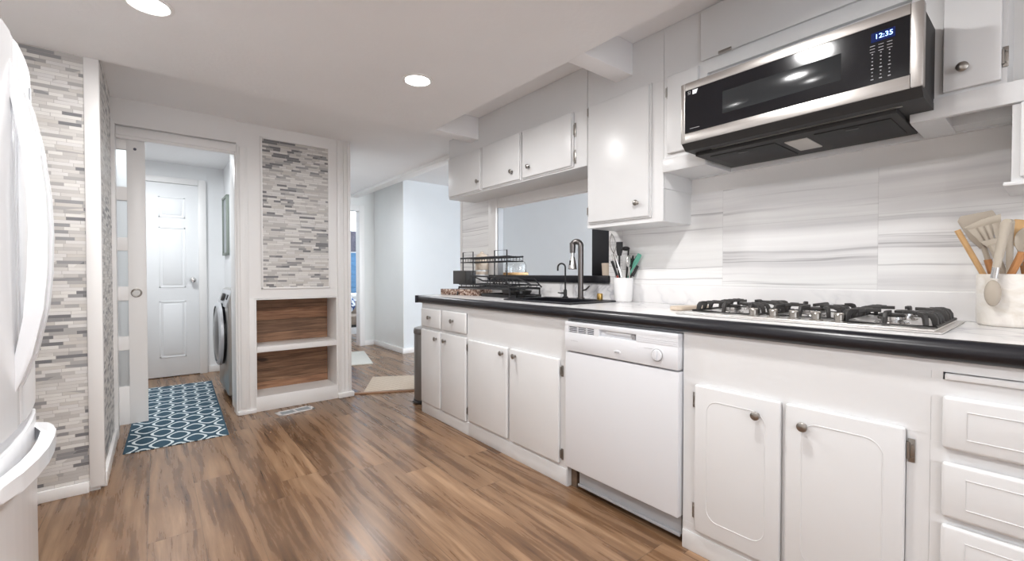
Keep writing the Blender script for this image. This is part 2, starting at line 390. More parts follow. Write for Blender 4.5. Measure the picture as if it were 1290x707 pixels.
# ------------------------------------------------------------------ mesh helpers
class MB:
    def __init__(s): s.bm = bmesh.new()
    def _bev(s, geom_verts, bev, seg=2):
        if bev <= 0: return
        es = list({e for v in geom_verts for e in v.link_edges})
        bmesh.ops.bevel(s.bm, geom=es, offset=bev, segments=seg, profile=0.5, affect='EDGES', clamp_overlap=True)
    def box(s, x0, x1, y0, y1, z0, z1, bev=0.0, seg=2):
        x0, x1 = sorted((x0, x1)); y0, y1 = sorted((y0, y1)); z0, z1 = sorted((z0, z1))
        m = Matrix.Translation(((x0+x1)/2, (y0+y1)/2, (z0+z1)/2)) @ Matrix.Diagonal((x1-x0, y1-y0, z1-z0, 1))
        r = bmesh.ops.create_cube(s.bm, size=1.0, matrix=m)
        s._bev(r['verts'], bev, seg); return s
    def obox(s, c, ax, ay, az, bev=0.0):
        """oriented box: centre and three half-axis vectors"""
        c = Vector(c); ax, ay, az = Vector(ax), Vector(ay), Vector(az)
        vs_ = [s.bm.verts.new(c + i*ax + j*ay + k*az) for i in (-1, 1) for j in (-1, 1) for k in (-1, 1)]
        for f in ((0, 1, 3, 2), (4, 6, 7, 5), (0, 4, 5, 1), (2, 3, 7, 6), (0, 2, 6, 4), (1, 5, 7, 3)):
            s.bm.faces.new([vs_[i] for i in f])
        s._bev(vs_, bev); return s
    def ring(s, c, n, r, seg=24, ref=None):
        n = Vector(n).normalized()
        a = Vector(ref) if ref is not None else (Vector((0, 0, 1)) if abs(n.z) < 0.9 else Vector((1, 0, 0)))
        u = n.cross(a).normalized(); v = n.cross(u)
        return [Vector(c) + r*(math.cos(2*PI*i/seg)*u + math.sin(2*PI*i/seg)*v) for i in range(seg)]
    def loft(s, rings, cap=True, closed=False):
        R = [[s.bm.verts.new(p) for p in ring] for ring in rings]
        n = len(R[0]); L = len(R)
        for i in range(L if closed else L-1):
            a, b = R[i], R[(i+1) % L]
            for k in range(n):
                s.bm.faces.new((a[k], a[(k+1) % n], b[(k+1) % n], b[k]))
        if cap and not closed:
            s.bm.faces.new(list(reversed(R[0]))); s.bm.faces.new(R[-1])
        return s
    def cyl(s, p0, p1, r0, r1=None, seg=24):
        r1 = r0 if r1 is None else r1
        d = Vector(p1)-Vector(p0)
        return s.loft([s.ring(p0, d, r0, seg), s.ring(p1, d, r1, seg)])
    def lathe(s, prof, c, axis=(0, 0, 1), seg=32, closed=False):
        """prof: list of (radius, height along axis)"""
        a = Vector(axis).normalized(); c = Vector(c)
        rings = [s.ring(c + a*h, a, max(r, 1e-5), seg) for r, h in prof]
        return s.loft(rings, cap=not closed, closed=closed)
    def tube(s, pts, r, seg=8, closed=False):
        pts = [Vector(p) for p in pts]; n = len(pts)
        rad = r if isinstance(r, (list, tuple)) else [r]*n
        tang = []
        for i in range(n):
            a = pts[(i-1) % n] if (closed or i > 0) else pts[i]
            b = pts[(i+1) % n] if (closed or i < n-1) else pts[i]
            tang.append((b-a).normalized())
        t0 = tang[0]; ref = Vector((0, 0, 1)) if abs(t0.z) < 0.9 else Vector((1, 0, 0))
        u = t0.cross(ref).normalized()
        rings = []
        for i in range(n):
            u = (u - tang[i]*u.dot(tang[i])).normalized(); v = tang[i].cross(u)
            rings.append([pts[i] + rad[i]*(math.cos(2*PI*k/seg)*u + math.sin(2*PI*k/seg)*v) for k in range(seg)])
        return s.loft(rings, cap=not closed, closed=closed)
    def prism(s, poly, o, u, v, n, thick, bev=0.0):
        """polygon (a,b) in plane o + a*u + b*v, extruded by thick along n"""
        o, u, v, n = Vector(o), Vector(u), Vector(v), Vector(n)
        a = [s.bm.verts.new(o + p[0]*u + p[1]*v) for p in poly]
        b = [s.bm.verts.new(o + p[0]*u + p[1]*v + n*thick) for p in poly]
        k = len(poly)
        s.bm.faces.new(list(reversed(a))); s.bm.faces.new(b)
        for i in range(k): s.bm.faces.new((a[i], a[(i+1) % k], b[(i+1) % k], b[i]))
        s._bev(a+b, bev, 2) if bev else None
        return s
    def sphere(s, c, r, seg=16, scale=(1, 1, 1)):
        m = Matrix.Translation(c) @ Matrix.Diagonal((*scale, 1))
        bmesh.ops.create_uvsphere(s.bm, u_segments=seg, v_segments=max(6, seg//2), radius=r, matrix=m); return s
    def build(s, name, mat, parent=None, smooth=35):
        bm = s.bm
        bmesh.ops.recalc_face_normals(bm, faces=bm.faces[:])
        off = Vector((0, 0, 0))
        top = parent
        while top is not None:
            off += Vector(top.location); top = top.parent
        if parent is not None:
            bmesh.ops.translate(bm, verts=bm.verts[:], vec=-off)
        me = bpy.data.meshes.new(name); bm.to_mesh(me); bm.free()
        for p in me.polygons: p.use_smooth = True
        me.set_sharp_from_angle(angle=math.radians(smooth))
        me.materials.append(M[mat] if isinstance(mat, str) else mat)
        o = bpy.data.objects.new(name, me); COL.objects.link(o)
        if parent is not None: o.parent = parent
        return o

def tag(o, label, cat, group=None):
    o['label'] = label; o['category'] = cat
    if group: o['group'] = group
    return o
def thing(name, label, cat, loc, group=None):
    o = bpy.data.objects.new(name, None); COL.objects.link(o)
    o.location = loc; o.empty_display_size = 0.05
    return tag(o, label, cat, group)
def struct(name, mb, mat, parent=None, **k):
    o = mb.build(name, mat, parent, **k); 
    if parent is None: o['kind'] = 'structure'
    return o
def recentre(o):
    """put a single-mesh object's origin at the middle of its base"""
    me = o.data
    xs = [v.co for v in me.vertices]
    c = Vector(((min(v.x for v in xs)+max(v.x for v in xs))/2, (min(v.y for v in xs)+max(v.y for v in xs))/2, min(v.z for v in xs)))
    me.transform(Matrix.Translation(-c)); o.location = c
    return o
def single(name, mb, mat, label, cat, group=None, **k):
    return tag(recentre(mb.build(name, mat, None, **k)), label, cat, group)
def copy_tree(o, parent=None):
    c = o.copy(); COL.objects.link(c)
    if parent is not None: c.parent = parent
    for ch in list(o.children): copy_tree(ch, c)
    return c
def text_mesh(body, size, mat, parent, name, o, u, v, n, extrude=0.0004):
    """flat lettering: origin o, reading direction u, up v, facing n"""
    cu = bpy.data.curves.new(name, 'FONT'); cu.body = body; cu.size = size; cu.extrude = extrude
    cu.align_x = 'CENTER'; cu.align_y = 'CENTER'
    t = bpy.data.objects.new(name, cu); COL.objects.link(t)
    bpy.context.view_layer.update()
    me = bpy.data.meshes.new_from_object(t.evaluated_get(bpy.context.evaluated_depsgraph_get()))
    bpy.data.objects.remove(t); bpy.data.curves.remove(cu)
    mat4 = Matrix((( *Vector(u), 0), (*Vector(v), 0), (*Vector(n), 0), (0, 0, 0, 1))).transposed()
    mat4.translation = Vector(o)
    me.transform(mat4)
    off = Vector((0, 0, 0)); p = parent
    while p is not None: off += Vector(p.location); p = p.parent
    me.transform(Matrix.Translation(-off))
    me.materials.clear(); me.materials.append(M[mat])
    ob = bpy.data.objects.new(name, me); COL.objects.link(ob); ob.parent = parent
    return ob
XP, YP, ZP = Vector((1, 0, 0)), Vector((0, 1, 0)), Vector((0, 0, 1))

# ------------------------------------------------------------------ THE SETTING
XW, XU, XF = 2.30, 2.02, 1.64       # backsplash wall, upper cabinet fronts, base cabinet fronts
CZ, HZ, UZ = 2.173, 2.27, 2.345     # dropped kitchen ceiling, hall ceiling, ceiling above cabinets
struct('floor', MB().box(-1.4, 4.9, -2.5, 9.2, -0.08, 0.0), 'floor')
struct('ceiling_kitchen', MB().box(-1.3, 1.63, -2.5, 3.045, CZ, UZ), 'ceil')
struct('ceiling_above_cabinets', MB().box(1.63, 2.42, -2.5, 3.045, UZ, UZ+0.1), 'ceil')
struct('ceiling_hall', MB().box(-1.3, 2.30, 3.045, 9.2, HZ, HZ+0.2), 'ceil')
struct('ceiling_lounge', MB().box(2.30, 4.9, -2.5, 9.2, 2.38, 2.48).box(2.30, 2.42, -2.5, 9.2, UZ+0.1, 2.47), 'ceil')
struct('trim_1', MB().box(1.63, XU+0.01, 1.462, 1.575, CZ, UZ, 0.003), 'ceil')               # beam between ceiling and cabinets
struct('trim_2', MB().box(1.63, XU+0.01, 2.93, 3.045, CZ, UZ, 0.003).box(1.63, 2.30, 3.0, 3.045, CZ+0.02, UZ), 'ceil')
struct('trim_3', MB().box(2.255, 2.375, 3.63, 6.63, 2.235, 2.40, 0.006), 'trim')              # beam along the line between the two halves

# right wall with the pass-through opening over the sink
OY0, OY1, OZ0, OZ1 = 1.836, 3.045, 1.075, 1.665
wr = MB()
wr.box(XW, 2.35, -2.5, OY0, 0, UZ+0.1).box(XW, 2.35, OY1, 3.632, 0, UZ+0.1)
wr.box(XW, 2.35, OY0, OY1, 0, OZ0).box(XW, 2.35, OY0, OY1, OZ1, UZ+0.1)
struct('wall_right', wr, 'wall')
# tile skin and the low marble upstand on it
ts = MB()
ts.box(XW-0.008, XW, -1.5, OY0, 1.03, 1.53).box(XW-0.008, XW, 3.165, 3.60, 1.03, 1.80)
struct('wall_right_backsplash', ts, 'streak')
struct('wall_right_upstand', MB().box(XW-0.012, XW, -1.5, 3.60, 0.925, 1.03, 0.002), 'marble')
struct('trim_4', MB().box(XW-0.018, XW, 3.05, 3.16, 1.03, 1.80, 0.003).box(XW-0.012, XW, 3.60, 3.635, 0.925, 2.3, 0.003), 'trim')
struct('trim_13', MB().box(XW-0.002, 2.352, OY1-0.008, OY1, 1.085, OZ1), 'liner')  # liner added to tone down the brightly lit pass-through jamb
struct('window_1', MB().box(XW-0.03, 2.44, OY0-0.01, OY1+0.10, 1.035, 1.085, 0.006), 'black')  # black sill of the pass-through
struct('trim_5', MB().box(2.355, 2.39, 1.72, 2.035, 1.03, 1.70, 0.003), 'black')               # black board on the far side of it
# other walls of the kitchen
struct('wall_left', MB().box(-1.3, -1.15, -2.5, 3.06, 0, UZ), 'wall')
wb = MB()
wb.box(-1.3, -0.95, -2.6, -2.45, 0, UZ).box(1.05, 2.55, -2.6, -2.45, 0, 2.4).box(4.15, 4.9, -2.6, -2.45, 0, 2.4).box(2.55, 4.15, -2.6, -2.45, 0, 0.75).box(2.55, 4.15, -2.6, -2.45, 2.05, 2.4).box(-0.95, 1.05, -2.6, -2.45, 0, 0.75).box(-0.95, 1.05, -2.6, -2.45, 1.95, UZ)
struct('wall_behind', wb, 'wall')
wfk = MB()
for z in (0.75, 1.34, 1.93): wfk.box(-0.95, 1.05, -2.50, -2.46, z-0.02, z+0.02)
for x in (-0.93, 0.05, 1.03): wfk.box(x-0.02, x+0.02, -2.50, -2.46, 0.75, 1.95)
struct('added_window', wfk, 'trim')  # unseen window added behind the camera for the kitchen fill light
# block with the stone mosaic, left of the laundry doorway
struct('wall_mosaic_block', MB().box(-1.3, -0.232, 3.054, 3.95, 0, HZ), 'wall')
struct('wall_mosaic_front', MB().box(-1.15, -0.272, 3.046, 3.054, 0.045, CZ), 'mosaic')
struct('wall_mosaic_side', MB().box(-0.232, -0.224, 3.0755, 3.88, 0.06, HZ-0.005), 'mosaic')
cn = MB()
cn.box(-0.272, -0.214, 3.036, 3.075, 0.02, CZ, 0.005)
struct('trim_6', cn, 'trim')
struct('baseboard_left', MB().box(-1.15, -0.272, 3.034, 3.054, 0.0, 0.055, 0.003).box(-0.232, -0.208, 3.0755, 3.88, 0.0, 0.075, 0.003), 'trim')
# partition with the laundry doorway
PY = 3.98
wp = MB()
wp.box(-1.3, -0.21, 4.06, 4.10, 0, HZ).box(-0.30, 0.484, 3.94, 4.10, 2.095, HZ).box(-0.21, 0.484, PY, 4.099, 2.045, 2.10)
wp.box(0.4842, 0.60, PY, 4.33, 0, HZ).box(1.237, 1.345, PY, 4.33, 0, HZ)
wp.box(0.60, 1.237, PY, 4.33, 0.90, HZ).box(0.60, 1.237, 4.26, 4.33, 0, 0.90)
struct('wall_partition', wp, 'trim')
struct('wall_partition_mosaic', MB().box(0.662, 1.162, PY-0.006, PY, 0.987, 2.172), 'mosaic')
tp = MB()
for x in (0.648, 1.162): tp.box(x, x+0.014, PY-0.010, PY, 0.975, 2.184, 0.002)
tp.box(0.648, 1.176, PY-0.010, PY, 0.973, 0.987, 0.002).box(0.648, 1.176, PY-0.010, PY, 2.172, 2.186, 0.002)
struct('trim_7', tp, 'trim')
dc = MB()                                                   # doorway casings, stepped
dc.box(-0.232, -0.204, 3.88, PY+0.02, 0, 2.09, 0.004)
dc.box(-0.204, 0.4835, PY-0.0225, PY, 2.03, 2.0845, 0.004).box(-0.204, 0.4715, PY-0.012, PY+0.02, 2.012, 2.036, 0.003)
dc.box(0.484, 0.560, PY-0.02, PY, 0, 2.085, 0.004).box(0.502, 0.542, PY-0.030, PY-0.02, 0.05, 2.07, 0.004)
dc.box(0.472, 0.492, PY-0.008, 4.10, 0, 2.04, 0.002)
struct('trim_8', dc, 'trim')
pil = MB()
pil.box(1.237, 1.262, PY-0.018, PY, 0, 2.26, 0.003).box(1.292, 1.30, PY-0.012, PY, 0.06, 2.26, 0.003).box(1.325, 1.352, PY-0.02, 4.33, 0, 2.26, 0.004)
pil.box(0.56, 0.604, PY-0.016, PY, 0, 0.90, 0.003)
pil.box(1.232, 1.372, PY-0.035, PY, 0, 0.045, 0.008).box(1.345, 1.372, PY-0.02, 4.33, 0, 0.045, 0.006).box(0.478, 0.606, PY-0.034, PY, 0, 0.03, 0.006)
struct('trim_9', pil, 'trim')
# laundry room shell
lw = MB()
lw.box(-1.15, 1.36, 5.93, 6.05, 0, HZ)                       # back
lw.box(-1.3, -1.15, 3.95, 6.05, 0, HZ)                       # left
lw.box(0.60, 0.75, 5.22, 5.93, 0, HZ).box(0.75, 1.24, 5.22, 5.32, 0, HZ).box(1.20, 1.24, 4.33, 5.22, 0, HZ)
struct('wall_laundry', lw, 'laundry')
struct('baseboard_laundry', MB().box(0.44, 0.60, 5.912, 5.93, 0, 0.07, 0.003).box(0.585, 0.60, 5.22, 5.912, 0, 0.07, 0.003), 'trim')
# hall and far rooms
struct('wall_hall', MB().box(1.24, 1.345, 4.33, 6.05, 0, HZ), 'greywall')
struct('wall_far_block', MB().box(2.63, 4.9, 5.62, 6.75, 0, 2.40), 'bluewall')
struct('wall_hall_face', MB().box(2.622, 2.63, 5.612, 6.63, 0, 2.38), 'greywall')
struct('wall_hall_end', MB().box(2.455, 2.622, 6.63, 6.75, 0, 2.40).box(1.345, 1.60, 6.63, 6.75, 0, 2.40).box(1.60, 2.455, 6.63, 6.75, 2.10, 2.40), 'greywall')
struct('trim_10', MB().box(2.385, 2.46, 6.61, 6.77, 0, 2.12, 0.004).box(1.60, 2.3845, 6.6105, 6.77, 2.04, 2.1195, 0.004), 'trim')
struct('baseboard_hall', MB().box(2.604, 2.622, 5.60, 6.63, 0, 0.075, 0.003).box(2.604, 4.9, 5.594, 5.62, 0, 0.075, 0.003).box(2.46, 2.604, 6.612, 6.63, 0, 0.075, 0.003), 'trim')
lg = MB()
lg.box(4.75, 4.9, -2.5, 0.1, 0, 2.4).box(4.75, 4.9, 2.3, 5.62, 0, 2.4).box(4.75, 4.9, 0.1, 2.3, 0, 0.75).box(4.75, 4.9, 0.1, 2.3, 2.05, 2.4)
lg.box(3.9, 4.05, 2.5, 5.62, 0, 2.4)
struct('wall_lounge', lg, 'bluewall')
# bedroom seen through the end doorway
bdw = MB()
bdw.box(1.20, 1.35, 6.05, 8.1, 0, 2.4).box(4.75, 4.9, 6.75, 8.1, 0, 2.4)
bdw.box(1.35, 2.30, 8.0, 8.1, 0, 2.4).box(3.35, 4.75, 8.0, 8.1, 0, 2.4).box(2.30, 3.35, 8.0, 8.1, 0, 0.72).box(2.30, 3.35, 8.0, 8.1, 2.27, 2.4)
struct('wall_bedroom', bdw, 'laundry')
w3 = MB().box(2.30, 3.35, 8.03, 8.05, 0.72, 2.27)
w3o = struct('window_3', MB().box(2.28, 2.34, 7.97, 8.06, 0.70, 2.29).box(3.31, 3.37, 7.97, 8.06, 0.70, 2.29).box(2.28, 3.37, 7.97, 8.06, 2.25, 2.29).box(2.28, 3.37, 7.94, 8.06, 0.68, 0.72).box(2.33, 3.32, 7.985, 8.0, 1.47, 1.50), 'trim')
w3.build('pane', 'sky', w3o)

# ------------------------------------------------------------------ small fittings
def knob_part(parent, x, y, z, r=0.0155):
    """mushroom knob standing out towards -X from a face at x"""
    k = MB().lathe([(0.0085, 0), (0.0085, 0.002), (0.0055, 0.004), (0.0055, 0.012), (r*0.8, 0.016), (r, 0.020), (r*0.96, 0.024), (r*0.6, 0.0275), (0.001, 0.0285)],
                   (x, y, z), (-1, 0, 0), 20)
    return k.build('knob', 'nickel', parent)
def hinge_part(parent, x, y, z, h=0.052, w=0.014, side=1):
    """surface hinge leaf on the face frame beside a door"""
    m = MB().box(x-0.0035, x, y-w/2, y+w/2, z-h/2, z+h/2, 0.0025)
    m.cyl((x-0.006, y+side*w*0.42, z-h*0.36), (x-0.006, y+side*w*0.42, z+h*0.36), 0.0042, seg=10)
    for k in (-0.27, 0.27): m.sphere((x-0.0035, y-side*w*0.12, z+k*h), 0.0028, 8)
    return m.build('hinge', 'nickel', parent)
def carcass(parent, x0, x1, y0, y1, z0, z1, frame_x, rails, stiles, t=0.016):
    """cupboard body: two sides, bottom, back, and a face frame of rails (z pairs) and stiles (y pairs)"""
    b = MB()
    b.box(x0+0.02, x1, y0, y0+t, z0, z1, 0.001).box(x0+0.02, x1, y1-t, y1, z0, z1, 0.001)
    b.box(x0+0.02, x1, y0+t, y1-t, z0, z0+t).box(x1-0.006, x1, y0+t, y1-t, z0+t, z1)
    b.build('carcass', 'cab', parent)
    f = MB()
    for a, c in rails: f.box(x0, x0+0.02, y0, y1, a, c)
    for a, c in stiles: f.box(x0+0.0006, x0+0.0194, a+0.0003, c-0.0003, z0+0.0003, z1-0.0003)
    return f.build('face_frame', 'cab', parent)
def slab(parent, name, xf, xb, y0, y1, z0, z1, bev=0.005):
    return MB().box(xf, xb, y0, y1, z0, z1, bev, 3).build(name, 'cab', parent)
def bead(parent, xf, pts, r=0.0016, name='routed_line'):
    """raised moulding line on a door face"""
    return MB().tube([(xf, a, b) for a, b in pts], r, 6, closed=True).build(name, 'cab', parent)

# ------------------------------------------------------------------ BASE CABINETS
G_BASE = 'white base cabinets under the counter'
XD = 1.620        # door faces
def base_cabinet(label, y0, y1):
    return thing('base_cabinet', label, 'cabinet', ((XF+XW)/2, (y0+y1)/2, 0), G_BASE)
# end unit, two drawers over two doors
c = base_cabinet('white end base cabinet with two small drawers over two doors beside the trash can', 2.497, 3.170)
carcass(c, XF, XW-0.02, 2.497, 3.170, 0.0, 0.884, XF, [(0, 0.10), (0.655, 0.69), (0.825, 0.884)], [(2.497, 2.515), (2.825, 2.865), (3.15, 3.17)])
MB().box(XF-0.005, XF, 2.497, 3.170, 0, 0.088, 0.003).build('base_board', 'cab', c)
for a, b, ky in ((2.512, 2.830, 2.663), (2.856, 3.152, 2.985)):
    d = slab(c, 'drawer', XD, XF, a, b, 0.686, 0.829, 0.009); knob_part(d, XD, (a+b)/2, 0.764)
for a, b, ky in ((2.512, 2.836, 2.775), (2.858, 3.152, 2.905)):
    d = slab(c, 'door', XD, XF, a, b, 0.093, 0.664, 0.006); knob_part(d, XD, ky, 0.612)
for z in (0.597, 0.165): hinge_part(c, XF-0.001, 2.504, z, 0.055, 0.014, 1)
# sink unit, two doors
c = base_cabinet('white sink base cabinet with a blank panel over two plain doors', 1.575, 2.497)
carcass(c, XF, XW-0.02, 1.575, 2.497, 0.0, 0.884, XF, [(0, 0.115), (0.648, 0.884)], [(1.575, 1.632), (2.025, 2.065), (2.475, 2.497)])
MB().box(XF-0.005, XF, 1.578, 2.497, 0, 0.088, 0.003).build('base_board', 'cab', c)
for a, b, ky in ((1.625, 2.030, 1.972), (2.060, 2.482, 2.062)):
    d = slab(c, 'door', XD, XF, a, b, 0.108, 0.655, 0.007)
    knob_part(d, XD, 1.977 if a < 2 else 2.098, 0.619)
for z in (0.592, 0.157): hinge_part(c, XF-0.001, 1.612, z, 0.058, 0.014, 1)
# cooktop unit, two routed doors
c = base_cabinet('white base cabinet under the cooktop with two routed doors', 0.213, 0.937)
carcass(c, XF, XW-0.02, 0.213, 0.937, 0.0, 0.884, XF, [(0, 0.11), (0.66, 0.884)], [(0.213, 0.262), (0.56, 0.58), (0.878, 0.937)])
MB().box(XF-0.005, XF, 0.213, 0.937, 0, 0.075, 0.003).build('base_board', 'cab', c)
def arch_line(y0, y1, z0, z1, r):
    p = []
    # upper corners drop in a soft arch, lower corners are clipped
    n = 8
    for i in range(n+1):
        a = PI/2*i/n; p.append((y0 + r*(1-math.cos(PI/2-a)) if 0 else y0 + r - r*math.cos(a), z1 - r + r*math.sin(a)))
    for i in range(n+1):
        a = PI/2*i/n; p.append((y1 - r + r*math.sin(a), z1 - r + r*math.cos(a)))
    for i in range(n+1):
        a = PI/2*i/n; p.append((y1 - r + r*math.cos(a), z0 + r - r*math.sin(a)))
    for i in range(n+1):
        a = PI/2*i/n; p.append((y0 + r - r*math.sin(a), z0 + r - r*math.cos(a)))
    return p
for a, b, ky in ((0.262, 0.563, 0.508), (0.578, 0.880, 0.650)):
    d = slab(c, 'door', XD, XF, a, b, 0.098, 0.668, 0.006)
    bead(d, XD, arch_line(a+0.048, b-0.048, 0.16, 0.618, 0.045))
    knob_part(d, XD, ky, 0.608)
for z in (0.605, 0.168): hinge_part(c, XF-0.001, 0.251, z, 0.066, 0.016, 1); hinge_part(c, XF-0.001, 0.889, z, 0.060, 0.013, -1)
# drawer unit at the right
c = base_cabinet('white base cabinet with a stack of routed drawers below a cutting board slot', -0.26, 0.213)
carcass(c, XF, XW-0.02, -0.26, 0.213, 0.0, 0.884, XF, [(0, 0.10), (0.24, 0.285), (0.425, 0.462), (0.59, 0.645), (0.765, 0.816), (0.8365, 0.884)], [(-0.26, -0.20), (0.19, 0.213)])
MB().box(XF-0.005, XF, -0.26, 0.213, 0, 0.075, 0.003).build('base_board', 'cab', c)
for z0, z1 in ((0.634, 0.776), (0.452, 0.600), (0.272, 0.434), (0.09, 0.25)):
    d = slab(c, 'drawer', XD, XF, -0.205, 0.189, z0, z1, 0.010)
    bead(d, XD, [(-0.16, z0+0.035), (0.142, z0+0.035), (0.142, z1-0.035), (-0.16, z1-0.035)])
MB().box(XF-0.008, XF+0.30, -0.205, 0.186, 0.8175, 0.8335, 0.002).build('pull_out_board', 'cab', c)

# ------------------------------------------------------------------ DISHWASHER
dw = thing('dishwasher', 'white built-in dishwasher with a round dial and vented control panel', 'dishwasher', (1.9, 1.256, 0))
DX = 1.612
MB().box(1.66, 2.2, 0.945, 1.567, 0.118, 0.868, 0.002).build('tub_body', 'appliance', dw)
MB().box(DX, 1.66, 0.943, 1.566, 0.118, 0.705, 0.005, 3).build('door', 'appliance', dw)
cp = MB()
cp.box(DX-0.004, 1.66, 0.943, 1.566, 0.835, 0.858, 0.003)
cp.box(DX-0.004, 1.66, 0.943, 1.566, 0.712, 0.806, 0.003)
cp.box(DX-0.004, 1.66, 0.943, 1.140, 0.804, 0.838)
cp.box(DX-0.004, 1.66, 1.345, 1.375, 0.804, 0.838).box(DX-0.004, 1.66, 1.54, 1.566, 0.804, 0.838)
cp.box(DX+0.012, 1.66, 1.135, 1.35, 0.804, 0.838)              # bottom of the handle recess
for z in (0.811, 0.819, 0.827): cp.box(DX-0.005, DX-0.002, 0.946, 1.128, z-0.0012, z+0.0012)
for y in (1.424, 1.482): cp.box(DX-0.003, DX+0.02, y-0.003, y+0.003, 0.804, 0.838)
for z in (0.812, 0.8205, 0.829): cp.box(DX-0.003, DX+0.02, 1.375, 1.54, z-0.0013, z+0.0013)
cpo = cp.build('control_panel', 'appliance', dw)
MB().box(DX+0.003, DX+0.03, 1.37, 1.545, 0.802, 0.84).build('vent', 'slot', cpo)
MB().box(DX+0.002, DX+0.013, 1.148, 1.168, 0.811, 0.831, 0.003).build('latch', 'key', cpo)
MB().box(DX+0.0, DX+0.013, 1.17, 1.31, 0.822, 0.833, 0.003).build('handle_lip', 'appliance', cpo)
dl = MB().lathe([(0.031, 0), (0.031, 0.002), (0.024, 0.003), (0.023, 0.008), (0.021, 0.0095), (0.001, 0.0095)], (DX-0.004, 1.035, 0.762), (-1, 0, 0), 32)
dlo = dl.build('dial', 'appliance', cpo)
MB().box(DX-0.021, DX-0.012, 1.031, 1.039, 0.741, 0.783, 0.003).build('dial_grip', 'appliance', dlo)
MB().lathe([(0.0236, 0.0), (0.0262, 0.0), (0.0262, 0.0045), (0.0236, 0.0045)], (DX-0.004, 1.035, 0.762), (-1, 0, 0), 32, closed=True).build('dial_ring', 'key', dlo)
bd = MB().lathe([(0.020, 0), (0.019, 0.0015), (0.001, 0.002)], (DX-0.004, 1.24, 0.745), (-1, 0, 0), 24)
bmesh.ops.scale(bd.bm, vec=(1, 1, 0.45), space=Matrix.Translation((0, -1.24, -0.745)), verts=bd.bm.verts[:])
bdo = bd.build('emblem', 'appliance', cpo)
MB().box(DX-0.0068, DX-0.005, 1.228, 1.252, 0.742, 0.747).build('emblem_word', 'key', bdo)
MB().box(DX-0.0047, DX-0.0035, 1.475, 1.525, 0.7645, 0.7665).build('panel_word', 'washlight', cpo)
MB().box(DX-0.0047, DX-0.0035, 1.06, 1.10, 0.784, 0.7855).build('panel_word', 'washlight', cpo)
kp = MB().box(1.652, 1.665, 0.95, 1.505, 0.036, 0.117, 0.002).box(1.640, 1.653, 0.95, 1.505, 0.030, 0.042, 0.002)
kp.build('kick_plate', 'kick', dw)
MB().box(1.74, 2.1, 0.95, 1.56, 0.0, 0.118).build('base_frame', 'slot', dw)
MB().box(1.665, 1.70, 1.535, 1.572, 0.0, 0.118).build('side_block', 'darkblock', dw)

# ------------------------------------------------------------------ COUNTERTOP (hole for the sink)
ct = thing('countertop', 'white marble look kitchen countertop with a black bullnose front edge', 'countertop', (1.96, 0.9, 0.885))
SY0, SY1, SX0, SX1 = 1.72, 2.26, 1.80, 2.14
m = MB()
m.box(1.64, SX0, -1.2, 3.20, 0.885, 0.925).box(SX1, XW-0.012, -1.2, 3.20, 0.885, 0.925)
m.box(SX0, SX1, -1.2, SY0, 0.885, 0.925).box(SX0, SX1, SY1, 3.20, 0.885, 0.925)
m.build('slab', 'marble', ct)
prof = [(0, 0.9255)] + [(-0.032*math.sin(a), 0.896+0.0295*math.cos(a)) for a in [PI*i/12 for i in range(1, 12)]] + [(0, 0.8665), (0.0, 0.8845)]
m = MB()
m.prism([(p[0], p[1]) for p in prof], (1.640, -1.2, 0), XP, ZP, YP, 4.415)
m.box(1.60, XW-0.012, 3.20, 3.215, 0.8675, 0.9253, 0.003)
m.build('bullnose_edge', 'black', ct, smooth=50)

# ------------------------------------------------------------------ UPPER CABINETS
G_UP = 'white wall cabinets'
def upper(label, y0, y1, z):
    return thing('wall_cabinet', label, 'cabinet', ((XU+XW)/2, (y0+y1)/2, z), G_UP)
def lipped_door(parent, y0, y1, z0, z1):
    d = MB()
    d.box(XU-0.010, XU, y0, y1, z0, z1, 0.003)
    d.box(XU-0.022, XU-0.009, y0+0.008, y1-0.008, z0+0.008, z1-0.008, 0.006, 3)
    return d.build('door', 'cab', parent)
c = upper('long white wall cabinet with three small doors over the pass-through', 1.78, 3.385, 1.748)
carcass(c, XU, XW, 1.785, 3.385, 1.748, UZ-0.002, XU, [(1.748, 1.772), (2.085, UZ-0.002)], [(1.785, 1.90), (2.375, 2.40), (2.86, 2.885), (3.345, 3.385)])
for a, b, ky, kz in ((2.874, 3.372, 2.905, 1.832), (2.390, 2.872-0.012, 2.475, 1.832), (1.890, 2.374, 2.290, 1.832)):
    d = lipped_door(c, a, b, 1.757, 2.098); knob_part(d, XU-0.022, ky, kz)
for z in (1.985, 1.82): hinge_part(c, XU-0.001, 1.880, z, 0.085, 0.013, 1)
c = upper('tall white wall cabinet with one door left of the microwave', 1.272, 1.78, 1.368)
carcass(c, XU, XW, 1.272, 1.78, 1.368, UZ-0.002, XU, [(1.368, 1.40), (2.085, UZ-0.002)], [(1.272, 1.35), (1.755, 1.78)])
d = lipped_door(c, 1.338, 1.766, 1.392, 2.092); knob_part(d, XU-0.022, 1.412, 1.475)
for z in (2.06, 1.47): hinge_part(c, XU-0.001, 1.771, z, 0.06, 0.008, 1)
MB().box(XU+0.002, XW-0.01, 1.268, 1.272, 1.536, 1.541).build('side_batten', 'cab', c)
